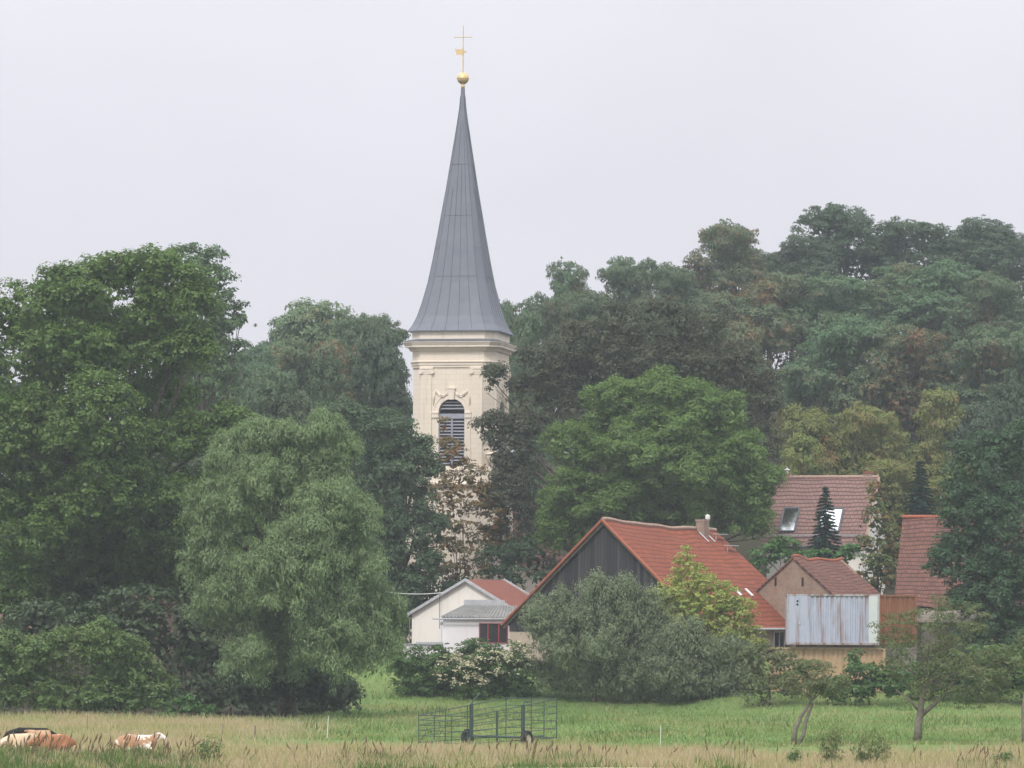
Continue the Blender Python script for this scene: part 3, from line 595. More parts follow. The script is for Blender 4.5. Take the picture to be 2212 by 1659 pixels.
# ------------------------------------------------------------ cream house, white annex, low garage
hl = at(1128, 1327, 276); hz = gz(hl.x, hl.y)-.1
HW, HL = 8.3, 5.2
house = gable_house('cream_house', 'cream gabled house with dull red roof behind the white annex', 'house', (hl.x, hl.y, hz), R(63), HL, HW, hl.z-hz, 2.25, 'cream_wall', 'red_roof', .2, thick=.08)
e_ = hl.z-hz
for y0, y1 in ((-.22, HW/2), (HW+.22, HW/2)):
    m = MB()
    m.hexa([(-.3, y0, e_-.2), (-.2, y0, e_-.2), (-.2, y1, e_+2.25-.08), (-.3, y1, e_+2.25-.08), (-.3, y0, e_+.02), (-.2, y0, e_+.02), (-.2, y1, e_+2.25+.12), (-.3, y1, e_+2.25+.12)])
    m.build('verge_trim', M['grey_metal'], house); m = MB()
    m.hexa([(HL+.2, y0, e_-.1), (HL+.32, y0, e_-.1), (HL+.32, y1, e_+2.25), (HL+.2, y1, e_+2.25), (HL+.2, y0, e_+.1), (HL+.32, y0, e_+.1), (HL+.32, y1, e_+2.25+.17), (HL+.2, y1, e_+2.25+.17)])
    m.build('verge_trim', M['grey_metal'], house)
m = MB(); m.tube([(-.36, HW/2+1.85, e_-1), (-.36, HW/2+1.85, e_+1.6)], .03, 6); m.build('service_mast', M['wood'], house); m = MB(); m.tube([(-.1, HW+.1, -.3), (-.1, HW+.12, e_-.3)], .05, 6); m.build('downpipe', M['wood'], house)
al = at(957, 1333, 271); az = gz(al.x, al.y)-.1; ah = al.z-az; AW = 5.0
ann = empty('annex', (al.x, al.y, az), R(3), 'low white annex with corrugated grey roof and red framed window', 'shed')
m = MB(); m.box(0, AW, 0, 3.6, -1, ah); m.build('wall', M['white_wall'], ann)
m = MB(); n = 60; A_, B_ = [], []
for k, yy, zz in ((0, -.3, ah+.02), (1, 3.6, ah+.78)):
    for i in range(n*4+1):
        x = -.15+(AW+.3)*i/(n*4); ph = math.sin(2*math.pi*x/.24); x = x if k == 0 else 1.5+(AW-1.35)*i/(n*4); A_.append((x, yy, zz+.055*ph))
        B_.append((x, yy, zz-.03+.055*ph))
q = n*4+1; m.v = A_+B_
for i in range(q-1): m.f += [(i, i+1, q+i+1, q+i), (3*q+i, 3*q+i+1, 2*q+i+1, 2*q+i), (2*q+i, 2*q+i+1, i+1, i), (q+i, q+i+1, 3*q+i+1, 3*q+i)]
m.build('corrugated_roof', M['corr'], ann)
m = MB(); m.box(1.5, 4.2, 3.62, 3.75, ah+.5, ah+1.15); m.build('roof_upstand', M['grey_metal'], ann)
m = MB(); m.tube([(-.7, -.36, ah-.12), (AW+.1, -.36, ah-.1)], .05, 6); m.tube([(AW-.1, -.3, ah-.1), (AW+.12, -.12, ah-.5), (AW+.28, -.12, ah-1.6), (AW+.25, -.12, -.5)], .06, 6); m.build('gutter', M['grey_metal'], ann)
wx0, wx1, wz0, wz1 = 2.38, 4.2, ah-1.62, ah-.42
m = MB(); m.box(wx0, wx1, -.02, .06, wz0, wz1); wnd = m.build('window', M['glass'], ann)
m = MB()
for x in (wx0, wx0+.55, wx0+1.25, wx1): m.box(x-.035, x+.035, -.07, -.023, wz0, wz1)
for z in (wz0-.04, wz1): m.box(wx0-.035, wx1+.035, -.075, -.023, z, z+.04)
m.build('frame', M['red_paint'], wnd)
m = MB(); m.lathe([(.02, -.1), (.1, -.06), (.12, .08), (.05, .14)], (-.12, -.1, ah-.45), 10); m.tube([(0, 0, ah-.35), (-.12, -.1, ah-.32)], .025, 6); m.build('wall_lamp', M['grey_metal'], ann)
gl = at(872, 1392, 269); gg = empty('low_garage', (gl.x, gl.y, gz(gl.x, gl.y)-.3), R(3), 'low white wall with flat grey roof edge beside the annex', 'garage'); gh = gl.z-gg.location.z
m = MB(); m.box(0, 2.5, 0, 3, -.8, gh); m.build('wall', M['white_wall'], gg)
m = MB(); m.box(.9, 2.54, -.12, 3.1, gh+.003, gh+.16); m.box(.1, .86, -.1, .5, gh+.003, gh+.06); m.build('flat_roof', M['grey_metal'], gg)
# ------------------------------------------------------------ brick shed, containers
sl0 = at(1806, 1290, 266); sz = gz(sl0.x, sl0.y)
shed = gable_house('brick_shed', 'small brick shed with wavy mossy tiled roof behind the containers', 'shed', (sl0.x, sl0.y, sz), R(52), 5.5, 6.6, sl0.z-sz, 2.55, 'brick', 'old_tiles', .15, ridge='ridge_tiles',
    sag=lambda u, v: v*(-.12*u-.12*math.sin(math.pi*u)+.07*math.sin(u*14))+.03*math.sin(u*19+v*6), gov=.12)
e_ = sl0.z-sz
for y in (2.5, 4.6): m = MB(); m.box(-.02, .05, y, y+.14, e_+.7, e_+1.25); m.build('vent_slot', M['dark'], shed)
def container(name, label, loc, rz, L, D, Hh, mat, mat2=None, doors=False, group='stacked steel containers'):
    e = empty(name, loc, rz, label, 'container', group)
    m = MB(); p = .28
    def corr(a, b, nrm, z0, z1_):
        a, b, nrm = Vector(a), Vector(b), Vector(nrm); d = (b-a); ln = d.length; d /= ln; n = int(ln/p); q = ln/n; prof_ = [a]
        for i in range(n):
            for t, dd in ((.2, 0), (.3, -.06), (.7, -.06), (.8, 0)): prof_.append(a+d*(i+t)*q+nrm*dd)
        prof_.append(b)
        for u, w in zip(prof_, prof_[1:]): m.quad((u.x, u.y, z0), (w.x, w.y, z0), (w.x, w.y, z1_), (u.x, u.y, z1_))
    x0 = .05
    if doors:
        m.box(.05, 1.35, .0, .1, .12, Hh-.1); x0 = 1.35
    corr((x0, .04, 0), (L-.6 if mat2 else L-.05, .04, 0), (0, -1, 0), .1, Hh-.08); corr((L-.04, .05, 0), (L-.04, D-.05, 0), (1, 0, 0), .1, Hh-.08); corr((L-.05, D-.04, 0), (.05, D-.04, 0), (0, 1, 0), .1, Hh-.08); corr((.04, D-.05, 0), (.04, .05, 0), (-1, 0, 0), .1, Hh-.08)
    m.box(.02, L-.02, .02, D-.02, Hh-.06, Hh-.02); m.build('body', M[mat], e)
    m = MB()
    for z0, z1_ in ((0, .12), (Hh-.1, Hh)):
        m.box(.1, L-.1, -.01, .08, z0, z1_); m.box(.1, L-.1, D-.08, D+.01, z0, z1_); m.box(-.01, .08, .1, D-.1, z0, z1_); m.box(L-.08, L+.01, .1, D-.1, z0, z1_)
    for x in (-.02, L-.1):
        for y in (-.02, D-.1): m.box(x, x+.12, y, y+.12, -.02, Hh+.02)
    m.build('frame', M['edge_rust' if mat2 else mat], e)
    if mat2: m = MB(); m.box(L-.6, L-.1, -.015, .06, .12, Hh-.1); m.build('end_panel', M[mat2], e)
    if doors:
        m = MB(); m.tube([(.72, -.03, .15), (.72, -.03, Hh-.15)], .025, 6); m.box(.66, .78, -.06, -.03, 1.2, 1.35); m.build('lock_bar', M['grey_metal'], e)
        for z in (Hh-.42, Hh-.62):
            m = MB(); m.prism([(.6+.06*math.cos(t), -.005, z+.06*math.sin(t)) for t in (2*math.pi*i/10 for i in range(10))], (0, -.02, 0))
            m.build('vent', M['dark'], e)
    return e
c1 = at(1700, 1398, 247); chh = 2.6
k1 = container('container', 'tan container at the bottom of the stack beneath the pale blue one', (c1.x-.9, c1.y+.5, at(1700, 1399, 247).z-chh), R(-1.5), 6.75, 2.4, chh, 'tan_steel')
k2z = at(1700, 1392, 247).z
k2 = container('container', 'pale blue rust streaked container on top of the tan one', (c1.x, c1.y, k2z), R(-1.5), 198*247/F, 2.4, 109*247/F, 'blue_steel', 'white_steel', True)
for px in (1765, 1850):
    b0 = at(px, 1398, 247); m = MB(); m.box(b0.x-1.1, b0.x+1.1, b0.y+.5, b0.y+2.6, k1.location.z+chh+.03, k2z-.03); tag(m.build('wooden_beam', M['wood']), 'weathered beam %s wedged between the blue and tan containers' % ('below the door end' if px < 1800 else 'below the pale end panel'), 'beam', 'beams under the blue container')
c3 = at(1899, 1392, 251)
k3 = container('container', 'brown rusty container standing beside the pale blue one', (c3.x-.3, c3.y, c3.z), R(-1), 80*251/F+.3, 4, 107*251/F, 'rust_steel')
m = MB(); m.box(.15, 2.2, .1, 3.9, k1.location.z-c3.z-.9, -.03); m.build('support_block', M['grey_wall'], k3)
# ------------------------------------------------------------ roofs at the right
r1 = at(1862, 1180, 292); rz_ = R(180+17)
# house with skylights: x along ridge running to the left of the photo
ho = at(1866, 1180, 292); hz_ = gz(ho.x, ho.y); RL, RW = 7.4, 9.2
sh = empty('skylight_house', (ho.x, ho.y, hz_), R(-17), 'house with brown tiled roof and two skylights behind the spruce', 'house'); eh2 = ho.z-hz_
m = MB(); m.box(-RL+.3, -.3, .5, RW-.5, -1, eh2+.3); m.build('wall', M['cream_wall'], sh)
for x in (-RL+.2, -.4): m = MB(); m.prism([(x, .4, eh2+.2), (x, RW-.4, eh2+.2), (x, RW/2, eh2+4.85)], (.2, 0, 0)); m.build('gable', M['cream_wall'], sh)
rf = sheet('roof', (-RL, 0, eh2), (0, 0, eh2), (0, RW/2, eh2+5.0), (-RL, RW/2, eh2+5.0), M['house_tiles'], sh, 20, 12, .14)
sheet('roof', (0, RW, eh2), (-RL, RW, eh2), (-RL, RW/2, eh2+5.0), (0, RW/2, eh2+5.0), M['house_tiles'], sh, 20, 12, .14)
m = MB(); m.tube([(-RL-.05, RW/2, eh2+5.02), (.05, RW/2, eh2+5.02)], .12, 8); m.build('ridge_cap', M['pale_ridge'], rf)
m = MB(); m.tube([(.05, -.02, eh2-.02), (.05, RW/2, eh2+4.98)], .11, 4); m.build('verge_trim', M['pale_ridge'], rf)
def rp(x, t, l=0): return Vector((x, t*RW/2-l*.75, eh2+t*5.0+l*.68))
for x0, x1 in ((-3.55, -2.0), (-6.3, -5.2)):
    a = [rp(x0, .2, .03), rp(x1, .2, .03), rp(x1, .53, .03), rp(x0, .53, .03)]; b = [rp(x0, .2, .12), rp(x1, .2, .12), rp(x1, .53, .12), rp(x0, .53, .12)]
    m = MB(); m.hexa(a+b); w_ = m.build('skylight', M['skyglass'], sh)
    m = MB()
    for q in range(4): m.tube([b[q], b[(q+1) % 4]], .07, 4)
    m.build('frame', M['lead_dark'], w_)
m = MB(); m.tube([rp(-RL+.2, .13, .22), rp(-.2, .13, .22)], .025, 5); m.tube([rp(-RL+.2, .13, .1), rp(-.2, .13, .1)], .025, 5)
for i in range(16): m.tube([rp(-RL+.3+i*.45, .13, 0), rp(-RL+.3+i*.45, .13, .24)], .02, 4)
m.build('snow_guard', M['grey_metal'], sh)
m = MB(); m.tube([(-RL, -.08, eh2-.02), (0, -.08, eh2-.02)], .08, 7); m.build('gutter', M['lead_dark'], sh)
for x, cap in ((-6.7, 1), (-.7, 0)):
    m = MB(); m.box(x-.3, x+.3, RW/2-.1, RW/2+.6, eh2+4.4, eh2+5.3); ck = m.build('chimney', M['brick'], sh)
    m = MB()
    if cap: m.lathe([(.12, 0), (.12, .2), (.26, .24), (.05, .36), (.02, .5)], (x, RW/2+.25, eh2+5.3), 12)
    else: m.box(x-.36, x+.36, RW/2-.16, RW/2+.66, eh2+5.303, eh2+5.4)
    m.build('chimney_cap', M['white_plastic' if cap else 'ridge_tiles'], ck)
o2 = at(1930, 1312, 270); oz = gz(o2.x, o2.y); eh3 = o2.z-oz
oh_ = empty('old_house', (o2.x, o2.y, oz), R(-13), 'old house with steep patchy red tiled roof behind the dark tree', 'house')
m = MB(); m.box(.3, 8.4, .4, 8, -1, eh3+.2); m.build('wall', M['grey_wall'], oh_)
for x in (.2, 8.3): m = MB(); m.prism([(x, .3, eh3+.15), (x, 8.1, eh3+.15), (x, 4.2, eh3+5.7)], (.2, 0, 0)); m.build('gable', M['brick'], oh_)
sg = lambda u, v: .05*math.sin(u*13+v*5)+.05*math.sin(u*7)
rf = sheet('roof', (0, 0, eh3), (9, 0, eh3), (9, 4.2, eh3+5.95), (0, 4.2, eh3+5.95), M['old_tiles'], oh_, 24, 16, .14, sg)
sheet('roof', (9, 8.4, eh3), (0, 8.4, eh3), (0, 4.2, eh3+5.95), (9, 4.2, eh3+5.95), M['old_tiles'], oh_, 24, 16, .14)
m = MB(); m.tube([(-.05, 4.2, eh3+5.98), (9, 4.2, eh3+5.98)], .12, 8); m.build('ridge_cap', M['ridge_tiles'], rf)
g0 = at(1980, 1425, 255); gs = empty('grey_shed', (g0.x, g0.y, gz(g0.x, g0.y)), R(-8), 'low grey shed with board roof behind the broad fruit tree', 'shed'); hh_ = at(1980, 1345, 255).z-gs.location.z
m = MB(); m.box(0, 4.6, 0, 3, -1, hh_); m.build('wall', M['grey_wall'], gs)
m = MB()
for i in range(8): m.hexa([(-.2, -.3+i*.45, hh_+.02+i*.09), (4.9, -.3+i*.45, hh_+.02+i*.09), (4.9, .2+i*.45, hh_+.1+i*.09), (-.2, .2+i*.45, hh_+.1+i*.09), (-.2, -.3+i*.45, hh_+.06+i*.09), (4.9, -.3+i*.45, hh_+.06+i*.09), (4.9, .2+i*.45, hh_+.14+i*.09), (-.2, .2+i*.45, hh_+.14+i*.09)])
m.build('board_roof', M['wood'], gs)
# house glimpsed behind the big left tree
h4 = at(300, 1300, 276); bh = gable_house('brick_house', 'brick house glimpsed between the trunks of the big left tree', 'house', (h4.x, h4.y, gz(h4.x, h4.y)), R(80), 9, 11, 3.6, 4.2, 'brick', 'old_tiles', gmat='brick')
for y in (1.5, 4.6, 7.8): m = MB(); m.box(-.04, -.004, y, y+1.3, 1.2, 2.8); m.build('window', M['glass'], bh)
# overhead wire
m = MB(); a, b = at(780, 1268, 274), at(958, 1280, 274.5); pts = [a.lerp(b, t)+Vector((0, 0, -.25*4*t*(1-t))) for t in (i/12 for i in range(13))]; m.tube(pts, .022, 5)
tag(m.build('overhead_wire', M['white_plastic']), 'thin pale wire strung from the trees to the cream house', 'wire')
# ------------------------------------------------------------ trees: hill
def proto(seed, mat, style='robinia'):
    r = np.random.default_rng(seed); L = []
    if style == 'robinia':
        for k in range(22):
            a = r.random()*2*math.pi; z = 16.2-9.5*r.random()**1.3; lim = 5.2*max(.03, 1-abs((z-10.5)/6.9)**4)**.5; q = lim*(.15+.85*r.random()**.6); s = r.uniform(1.5, 2.7)
            L.append((q*math.cos(a), q*math.sin(a), z, s, s, s*.62))
        L.append((0, 0, 11, 4.2, 4.2, 4.6)); kw = dict(leaf=.26, asp=.5, rc=.75, cover=1.0, sprig=.35, flat=.6, shell=.7)
    elif style == 'birch':
        for k in range(12):
            a = r.random()*2*math.pi; z = r.uniform(6, 17); q = 3.0*math.sqrt(max(.05, 1-((z-9)/9.2)**2))*(.3+.7*r.random()); s = r.uniform(.9, 1.7); L.append((q*math.cos(a), q*math.sin(a), z, s, s, s*1.3))
        kw = dict(leaf=.3, asp=.4, rc=.7, cover=.55, hang=.9, sprig=.3)
    else:
        for k in range(12):
            a = r.random()*2*math.pi; z = r.uniform(4, 16); lim = 5.4*math.sqrt(max(.05, 1-((z-9)/8.6)**2)); q = lim*(.3+.45*r.random()); s = r.uniform(2, 3.2); L.append((q*math.cos(a), q*math.sin(a), z, s, s, s*.8))
        L.append((0, 0, 9, 3.6, 3.6, 5)); kw = dict(leaf=.26, asp=.62, rc=.8, cover=1.05, sprig=.2)
    return crown_mesh('crown', L, r, **kw), trunk_mb((0, 0, 0), [l[:3] for l in L[:9]], .32, r)
PROTO = {}
for k, (seed, style) in {'r0': (101, 'robinia'), 'r1': (102, 'robinia'), 'r2': (103, 'robinia'), 'o0': (104, 'oak'), 'o1': (105, 'oak'), 'b0': (106, 'birch')}.items():
    c_, t_ = proto(seed, None, style); c_.materials.append(M['robinia']); q = MB(); tm = bpy.data.meshes.new('trunk'); tm.from_pydata(t_.v, [], t_.f); tm.materials.append(M['bark']); PROTO[k] = (c_, tm)
hill = [  # top x, top y, width, distance, prototype, material, label
 (1575, 488, 230, 405, 'r0', 'robinia_rust', 'rust tinged robinia at the near end of the high skyline'),
 (1700, 505, 200, 412, 'r1', 'robinia_dark', 'dark robinia between the rust tinged tree and the skyline summit'),
 (1835, 452, 250, 420, 'r2', 'robinia_dark', 'tallest dark robinia at the summit of the wooded skyline'),
 (1985, 480, 250, 416, 'r0', 'robinia_dark', 'broad dark robinia next to the summit tree on the skyline'),
 (2085, 470, 190, 422, 'r1', 'robinia_dark', 'feathery robinia before the dip at the end of the skyline'),
 (2195, 508, 180, 425, 'r2', 'robinia_dark', 'skyline robinia cut by the edge of the photo'),
 (1215, 562, 130, 402, 'r1', 'robinia', 'small umbrella topped robinia standing alone above the skyline right of the spire'),
 (1098, 622, 130, 392, 'o0', 'robinia', 'round hazy tree touching the right side of the spire foot'),
 (1345, 566, 170, 402, 'r2', 'robinia', 'airy robinia on the skyline beside the small umbrella topped one'),
 (1455, 578, 180, 395, 'r0', 'robinia', 'green robinia on the slope below the rust tinged tree'),
 (1180, 640, 150, 375, 'r0', 'robinia', 'hazy robinia on the slope behind the spire foot'),
 (1640, 585, 260, 380, 'r1', 'robinia_rust', 'large rust and green robinia midway up the slope'),
 (1830, 600, 270, 382, 'r0', 'robinia', 'green robinia below the summit tree, midway up the slope'),
 (2000, 570, 280, 385, 'r2', 'robinia', 'wide robinia midway up the slope beneath the broad dark one'),
 (2150, 600, 230, 378, 'r0', 'robinia', 'robinia midway up the slope beside the photo edge'),
 (1790, 690, 270, 352, 'r2', 'robinia', 'bright green robinia low on the slope above the yellowish thicket'),
 (1960, 700, 280, 350, 'r1', 'robinia_rust', 'rust flecked robinia low on the slope above the yellowish thicket'),
 (2130, 720, 280, 348, 'r2', 'robinia', 'leafy robinia low on the slope above the dark tree'),
 (1770, 850, 210, 318, 'o0', 'robinia_yellow', 'yellow green sapling crown nearest the ash in the thicket'),
 (1880, 880, 220, 322, 'r0', 'robinia_yellow', 'tallest yellowish tree in the thicket over the skylight house'),
 (2000, 865, 230, 326, 'o1', 'robinia_yellow', 'yellow and russet tree in the thicket above the old house'),
 (1730, 960, 200, 312, 'o1', 'robinia_yellow', 'low yellowing tree just above the skylight house ridge'),
 (1950, 990, 230, 312, 'r1', 'robinia_yellow', 'russet and yellow tree behind the gap between the two roofs'),
 (2150, 850, 200, 332, 'o0', 'robinia_dark', 'dark round tree above the old house at the thicket end'),
 (2200, 850, 190, 314, 'o1', 'robinia_dark', 'dark tree by the photo edge rising above the front tree'),
 (605, 690, 200, 395, 'r1', 'robinia_dark', 'dark narrow tree beside the pale birch on the left skyline'),
 (685, 618, 270, 380, 'o0', 'birch', 'pale feathery birch on the skyline left of the spire'),
 (540, 745, 190, 365, 'o0', 'robinia', 'hazy round tree in the dip beside the huge maple'),
 (775, 700, 150, 378, 'o1', 'robinia', 'hazy tree between the birch and the tower side trees'),
 (800, 690, 180, 372, 'r2', 'robinia', 'hazy tree on the skyline between birch and spire'),
 (590, 735, 200, 352, 'r1', 'robinia', 'bluish robinia on the slope below the birch'),
 (700, 735, 230, 350, 'r0', 'robinia_rust', 'rust flecked robinia on the slope left of the tower'),
 (840, 700, 200, 330, 'o0', 'robinia_dark', 'dark tree directly beside the left edge of the tower'),
 (730, 800, 200, 325, 'o1', 'darktree', 'mid green tree below the rust flecked one left of the tower'),
 (440, 700, 200, 335, 'r2', 'robinia', 'yellowing hazy tree seen through the gap beside the big left tree'),
 (560, 790, 220, 322, 'r1', 'robinia', 'feathery tree behind the willow top'),
 (120, 800, 300, 300, 'o0', 'darktree', 'dark tree behind the huge maple at the photo edge'),
 (300, 830, 280, 308, 'o1', 'darktree', 'dark tree behind the middle of the huge maple'),
 (480, 900, 260, 296, 'o0', 'darktree', 'dark tree between the huge maple and the willow top'),
 (640, 880, 240, 305, 'o1', 'darktree', 'shaded tree just above the willow crown'),
 (1270, 640, 220, 380, 'r2', 'robinia', 'robinia filling the slope below the umbrella topped one'),
 (1400, 640, 240, 372, 'r1', 'robinia', 'soft green robinia behind the broad bronze tree'),
 (1530, 690, 240, 345, 'r0', 'robinia_rust', 'rust flecked robinia showing above the bronze tree shoulder'),
 (1120, 700, 150, 335, 'o1', 'robinia', 'hazy tree between the spire foot and the bronze tree'),
]
rh = random.Random(4)
for px, py, w, Y, pr, mt, lab in hill:
    tp = at(px, py, Y); g = gp(px, Y); h = max(7, tp.z-g.z); e = empty('hillside_tree', g, rh.random()*6.28, lab, 'tree', 'trees on the wooded hillside')
    sx = w*Y/F/11.2; e.scale = (sx, sx, h/17.3)
    c_, t_ = PROTO[pr]; o = link('crown', c_, None, e); o.material_slots[0].link = 'OBJECT'; o.material_slots[0].material = M[mt]; link('trunk', t_, None, e)
# ------------------------------------------------------------ trees: hero
tree('maple_tree', 'huge maple with yellow flecks towering over the left bushes', 'tree',
 [(50, 690, 120, 95), (190, 640, 120, 90), (330, 625, 120, 90), (410, 660, 75, 80), (100, 800, 170, 120), (290, 770, 150, 110), (420, 770, 60, 60), (210, 930, 140, 120, -4), (40, 980, 140, 140), (390, 960, 110, 65), (505, 915, 65, 40, 0), (330, 1110, 140, 110), (90, 1150, 160, 120), (450, 1100, 100, 80), (230, 1080, 120, 110, -3), (540, 1180, 80, 70, 1), (30, 1300, 110, 90, 2), (480, 1220, 90, 70, 2), (180, 1200, 150, 120, 3), (330, 1230, 130, 90, 4), (170, 1320, 130, 60, 5), (150, 760, 140, 140, 4), (330, 720, 120, 110, 4), (80, 1240, 120, 70, 4), (230, 1260, 100, 60, 5), (340, 1270, 90, 60, 5), (430, 1290, 80, 70, 4), (120, 1310, 120, 60, 6), (-20, 1010, 70, 90, 2), (-20, 860, 60, 90, 3), (40, 1090, 90, 80, 4), (20, 940, 90, 90, 5), (170, 1010, 130, 110, 5), (330, 900, 110, 100, 5)],
 243, 'maple', 215, .5, baseY=252, leaf=.2, rc=.6, cover=.85, sprig=.22, fill=.45, flat=.8, lump=7)
tree('maple_tree', 'hazy dark green tree rising behind the huge maple', 'tree', [(395, 580, 85, 52), (455, 620, 60, 60), (480, 690, 45, 70), (410, 690, 90, 90), (520, 690, 28, 36), (470, 770, 60, 60), (440, 555, 40, 28), (430, 820, 80, 70), (400, 890, 90, 60)], 300, 'maple2', 440, .35, leaf=.24, rc=.75, cover=.9, sprig=.35)
tree('willow_tree', 'silvery green willow with trailing branches beside the meadow', 'tree',
 [(560, 965, 90, 65), (650, 975, 90, 70), (710, 1040, 70, 90), (560, 1080, 110, 110), (680, 1150, 100, 120, -2), (620, 1250, 110, 120, -3), (745, 1260, 85, 120), (800, 1330, 62, 90), (500, 1320, 80, 140), (540, 1430, 60, 70, -2), (710, 1400, 90, 100, -2), (790, 1420, 65, 75), (590, 1380, 60, 110, 2), (835, 1330, 30, 60), (620, 1420, 60, 60, 1), (500, 1000, 70, 70, 1), (480, 1110, 70, 90, 1), (450, 1220, 60, 90, 1), (735, 985, 50, 60), (755, 1130, 56, 100), (830, 1400, 50, 60), (690, 930, 60, 45)],
 224, 'willow', 620, .5, baseY=233, leaf=.18, asp=.26, rc=.5, cover=.95, hang=.6, sprig=.4, flat=1.0, lump=8, fill=.4)
tree('bush', 'large rounded green bush below the maple behind the cows', 'bush', [(60, 1450, 120, 80), (190, 1410, 100, 75), (270, 1440, 80, 80), (310, 1480, 80, 60), (140, 1510, 150, 55), (330, 1515, 60, 35), (0, 1430, 80, 70), (230, 1510, 120, 50), (-20, 1500, 60, 50)], 221, 'bush', 170, .12, leaf=.16, rc=.38, cover=.9, sprig=.3, dmul=.7, fill=.6, flat=.85, lump=7)
tree('bush', 'dark shrub in the shade between maple and willow', 'bush', [(420, 1400, 100, 120), (480, 1480, 90, 70), (300, 1380, 90, 70), (560, 1510, 100, 50), (680, 1510, 100, 50), (420, 1520, 60, 40), (130, 1360, 120, 70), (280, 1310, 90, 50), (640, 1470, 90, 60, -8), (560, 1480, 80, 50, -8), (720, 1500, 80, 40, -8)], 236, 'darktree', 430, .035, leaf=.26, rc=.7, cover=.8, sprig=.2, dmul=.6, fill=1.0)
tree('bush', 'low bright green sapling in front of the willow shade', 'bush', [(400, 1530, 32, 24), (370, 1545, 30, 20), (440, 1545, 26, 16)], 219, 'ivy', 400, .05, leaf=.18, rc=.35, cover=1, dmul=.9)
tree('lime_tree', 'dark grey green tree between the willow and the tower', 'tree', [(740, 930, 90, 55), (830, 950, 80, 60), (700, 1000, 70, 70), (790, 1050, 120, 100), (880, 1050, 55, 90), (900, 980, 35, 45), (850, 1180, 80, 100), (780, 1190, 80, 100), (915, 1160, 40, 80), (870, 1290, 60, 60), (930, 1240, 40, 50), (905, 1110, 40, 70), (930, 1020, 22, 40), (880, 1260, 50, 50), (945, 1150, 22, 40), (840, 1330, 60, 60)], 286, 'darktree', 840, .4, leaf=.19, rc=.6, cover=.85, sprig=.3, lump=6, flat=.85)
tree('russet_tree', 'sparse russet leaved tree in front of the tower', 'tree', [(975, 990, 34, 50, 0), (995, 1070, 70, 40, 0), (985, 1130, 50, 50, 0), (1050, 1090, 45, 45, 0), (965, 1210, 40, 50, 0), (962, 935, 14, 40, 0), (1000, 1235, 60, 30, 0), (1075, 1130, 30, 50, 0), (1050, 1180, 36, 40, 0), (950, 1120, 40, 60, 0), (1010, 1040, 60, 40, 0), (1020, 1180, 46, 46, 0), (940, 1230, 40, 40, 0)], 296, 'russet', 985, .06, leaf=.22, rc=.5, cover=.85, sprig=.45, fill=.12, dmul=.6)
tree('bronze_tree', 'broad bronze green tree overlapping the right side of the tower', 'tree', [(1400, 700, 110, 65), (1500, 730, 100, 70), (1300, 740, 100, 60), (1190, 790, 90, 65, -1), (1590, 820, 85, 85), (1420, 830, 170, 100), (1250, 890, 120, 100), (1135, 860, 40, 60, 0), (1115, 950, 55, 60, 0), (1068, 825, 22, 36, 0), (1052, 925, 36, 42, 0), (1120, 1060, 50, 70, 0), (1650, 870, 40, 70), (1135, 1150, 46, 70, 0), (1085, 1060, 34, 50, 0), (1100, 1200, 50, 40, 0), (1085, 1010, 24, 34, 0), (1092, 1090, 56, 80, 0), (1080, 1180, 50, 60, 0), (1072, 960, 22, 30, 0), (1135, 960, 50, 80, 0), (1400, 900, 180, 110, 3), (1250, 800, 120, 90, 2), (1500, 820, 130, 100, 3), (1640, 960, 50, 60)], 297, 'bronze', 1330, .5, leaf=.19, rc=.6, cover=.85, sprig=.35, lump=6, dmul=.6, flat=.85, dmax=4)
tree('ash_tree', 'big round bright green ash right behind the barn', 'tree', [(1420, 875, 110, 75), (1310, 890, 80, 70), (1520, 905, 95, 80), (1260, 985, 80, 85), (1420, 1000, 150, 110, -2), (1580, 990, 85, 95), (1630, 1060, 50, 80), (1230, 1080, 70, 70), (1350, 1100, 120, 80, -1), (1510, 1100, 130, 90, -1), (1630, 1140, 45, 45), (1190, 1110, 34, 46), (1210, 1160, 60, 50), (1290, 1170, 60, 40), (1340, 980, 120, 110, 3), (1500, 990, 120, 110, 3), (1420, 1120, 180, 80, 3), (1600, 1100, 70, 70, 2)], 288, 'ash', 1430, .5, leaf=.2, asp=.42, rc=.55, cover=1.0, sprig=.15, dmul=.8, dmax=5, fill=.5, flat=.85, lump=9)
tree('alder_tree', 'dark blue green tree hiding the old house', 'tree', [(2130, 1010, 80, 90), (2095, 1120, 75, 90), (2070, 1220, 62, 70), (2160, 1300, 90, 120), (2175, 1130, 80, 130), (2210, 960, 50, 70), (2130, 1390, 70, 60), (2200, 1420, 60, 60), (2040, 1210, 26, 30), (2150, 1200, 90, 120, 2), (2180, 1330, 70, 110, 2), (2090, 1310, 40, 50)], 251, 'blue_green', 2150, .35, leaf=.19, rc=.55, cover=.9, sprig=.25, lump=7, flat=.8)
def stem2(mb, g):
    p = [at(x, y, 184)-g for x, y in ((1722, 1612), (1735, 1570), (1742, 1540), (1765, 1500))]; mb.tube(p, [.10, .085, .08, .05], 7)
e = empty('fruit_tree', gp(1715, 184), 0, 'small fruit tree with two leaning stems in the meadow', 'tree', 'fruit trees in the meadow')
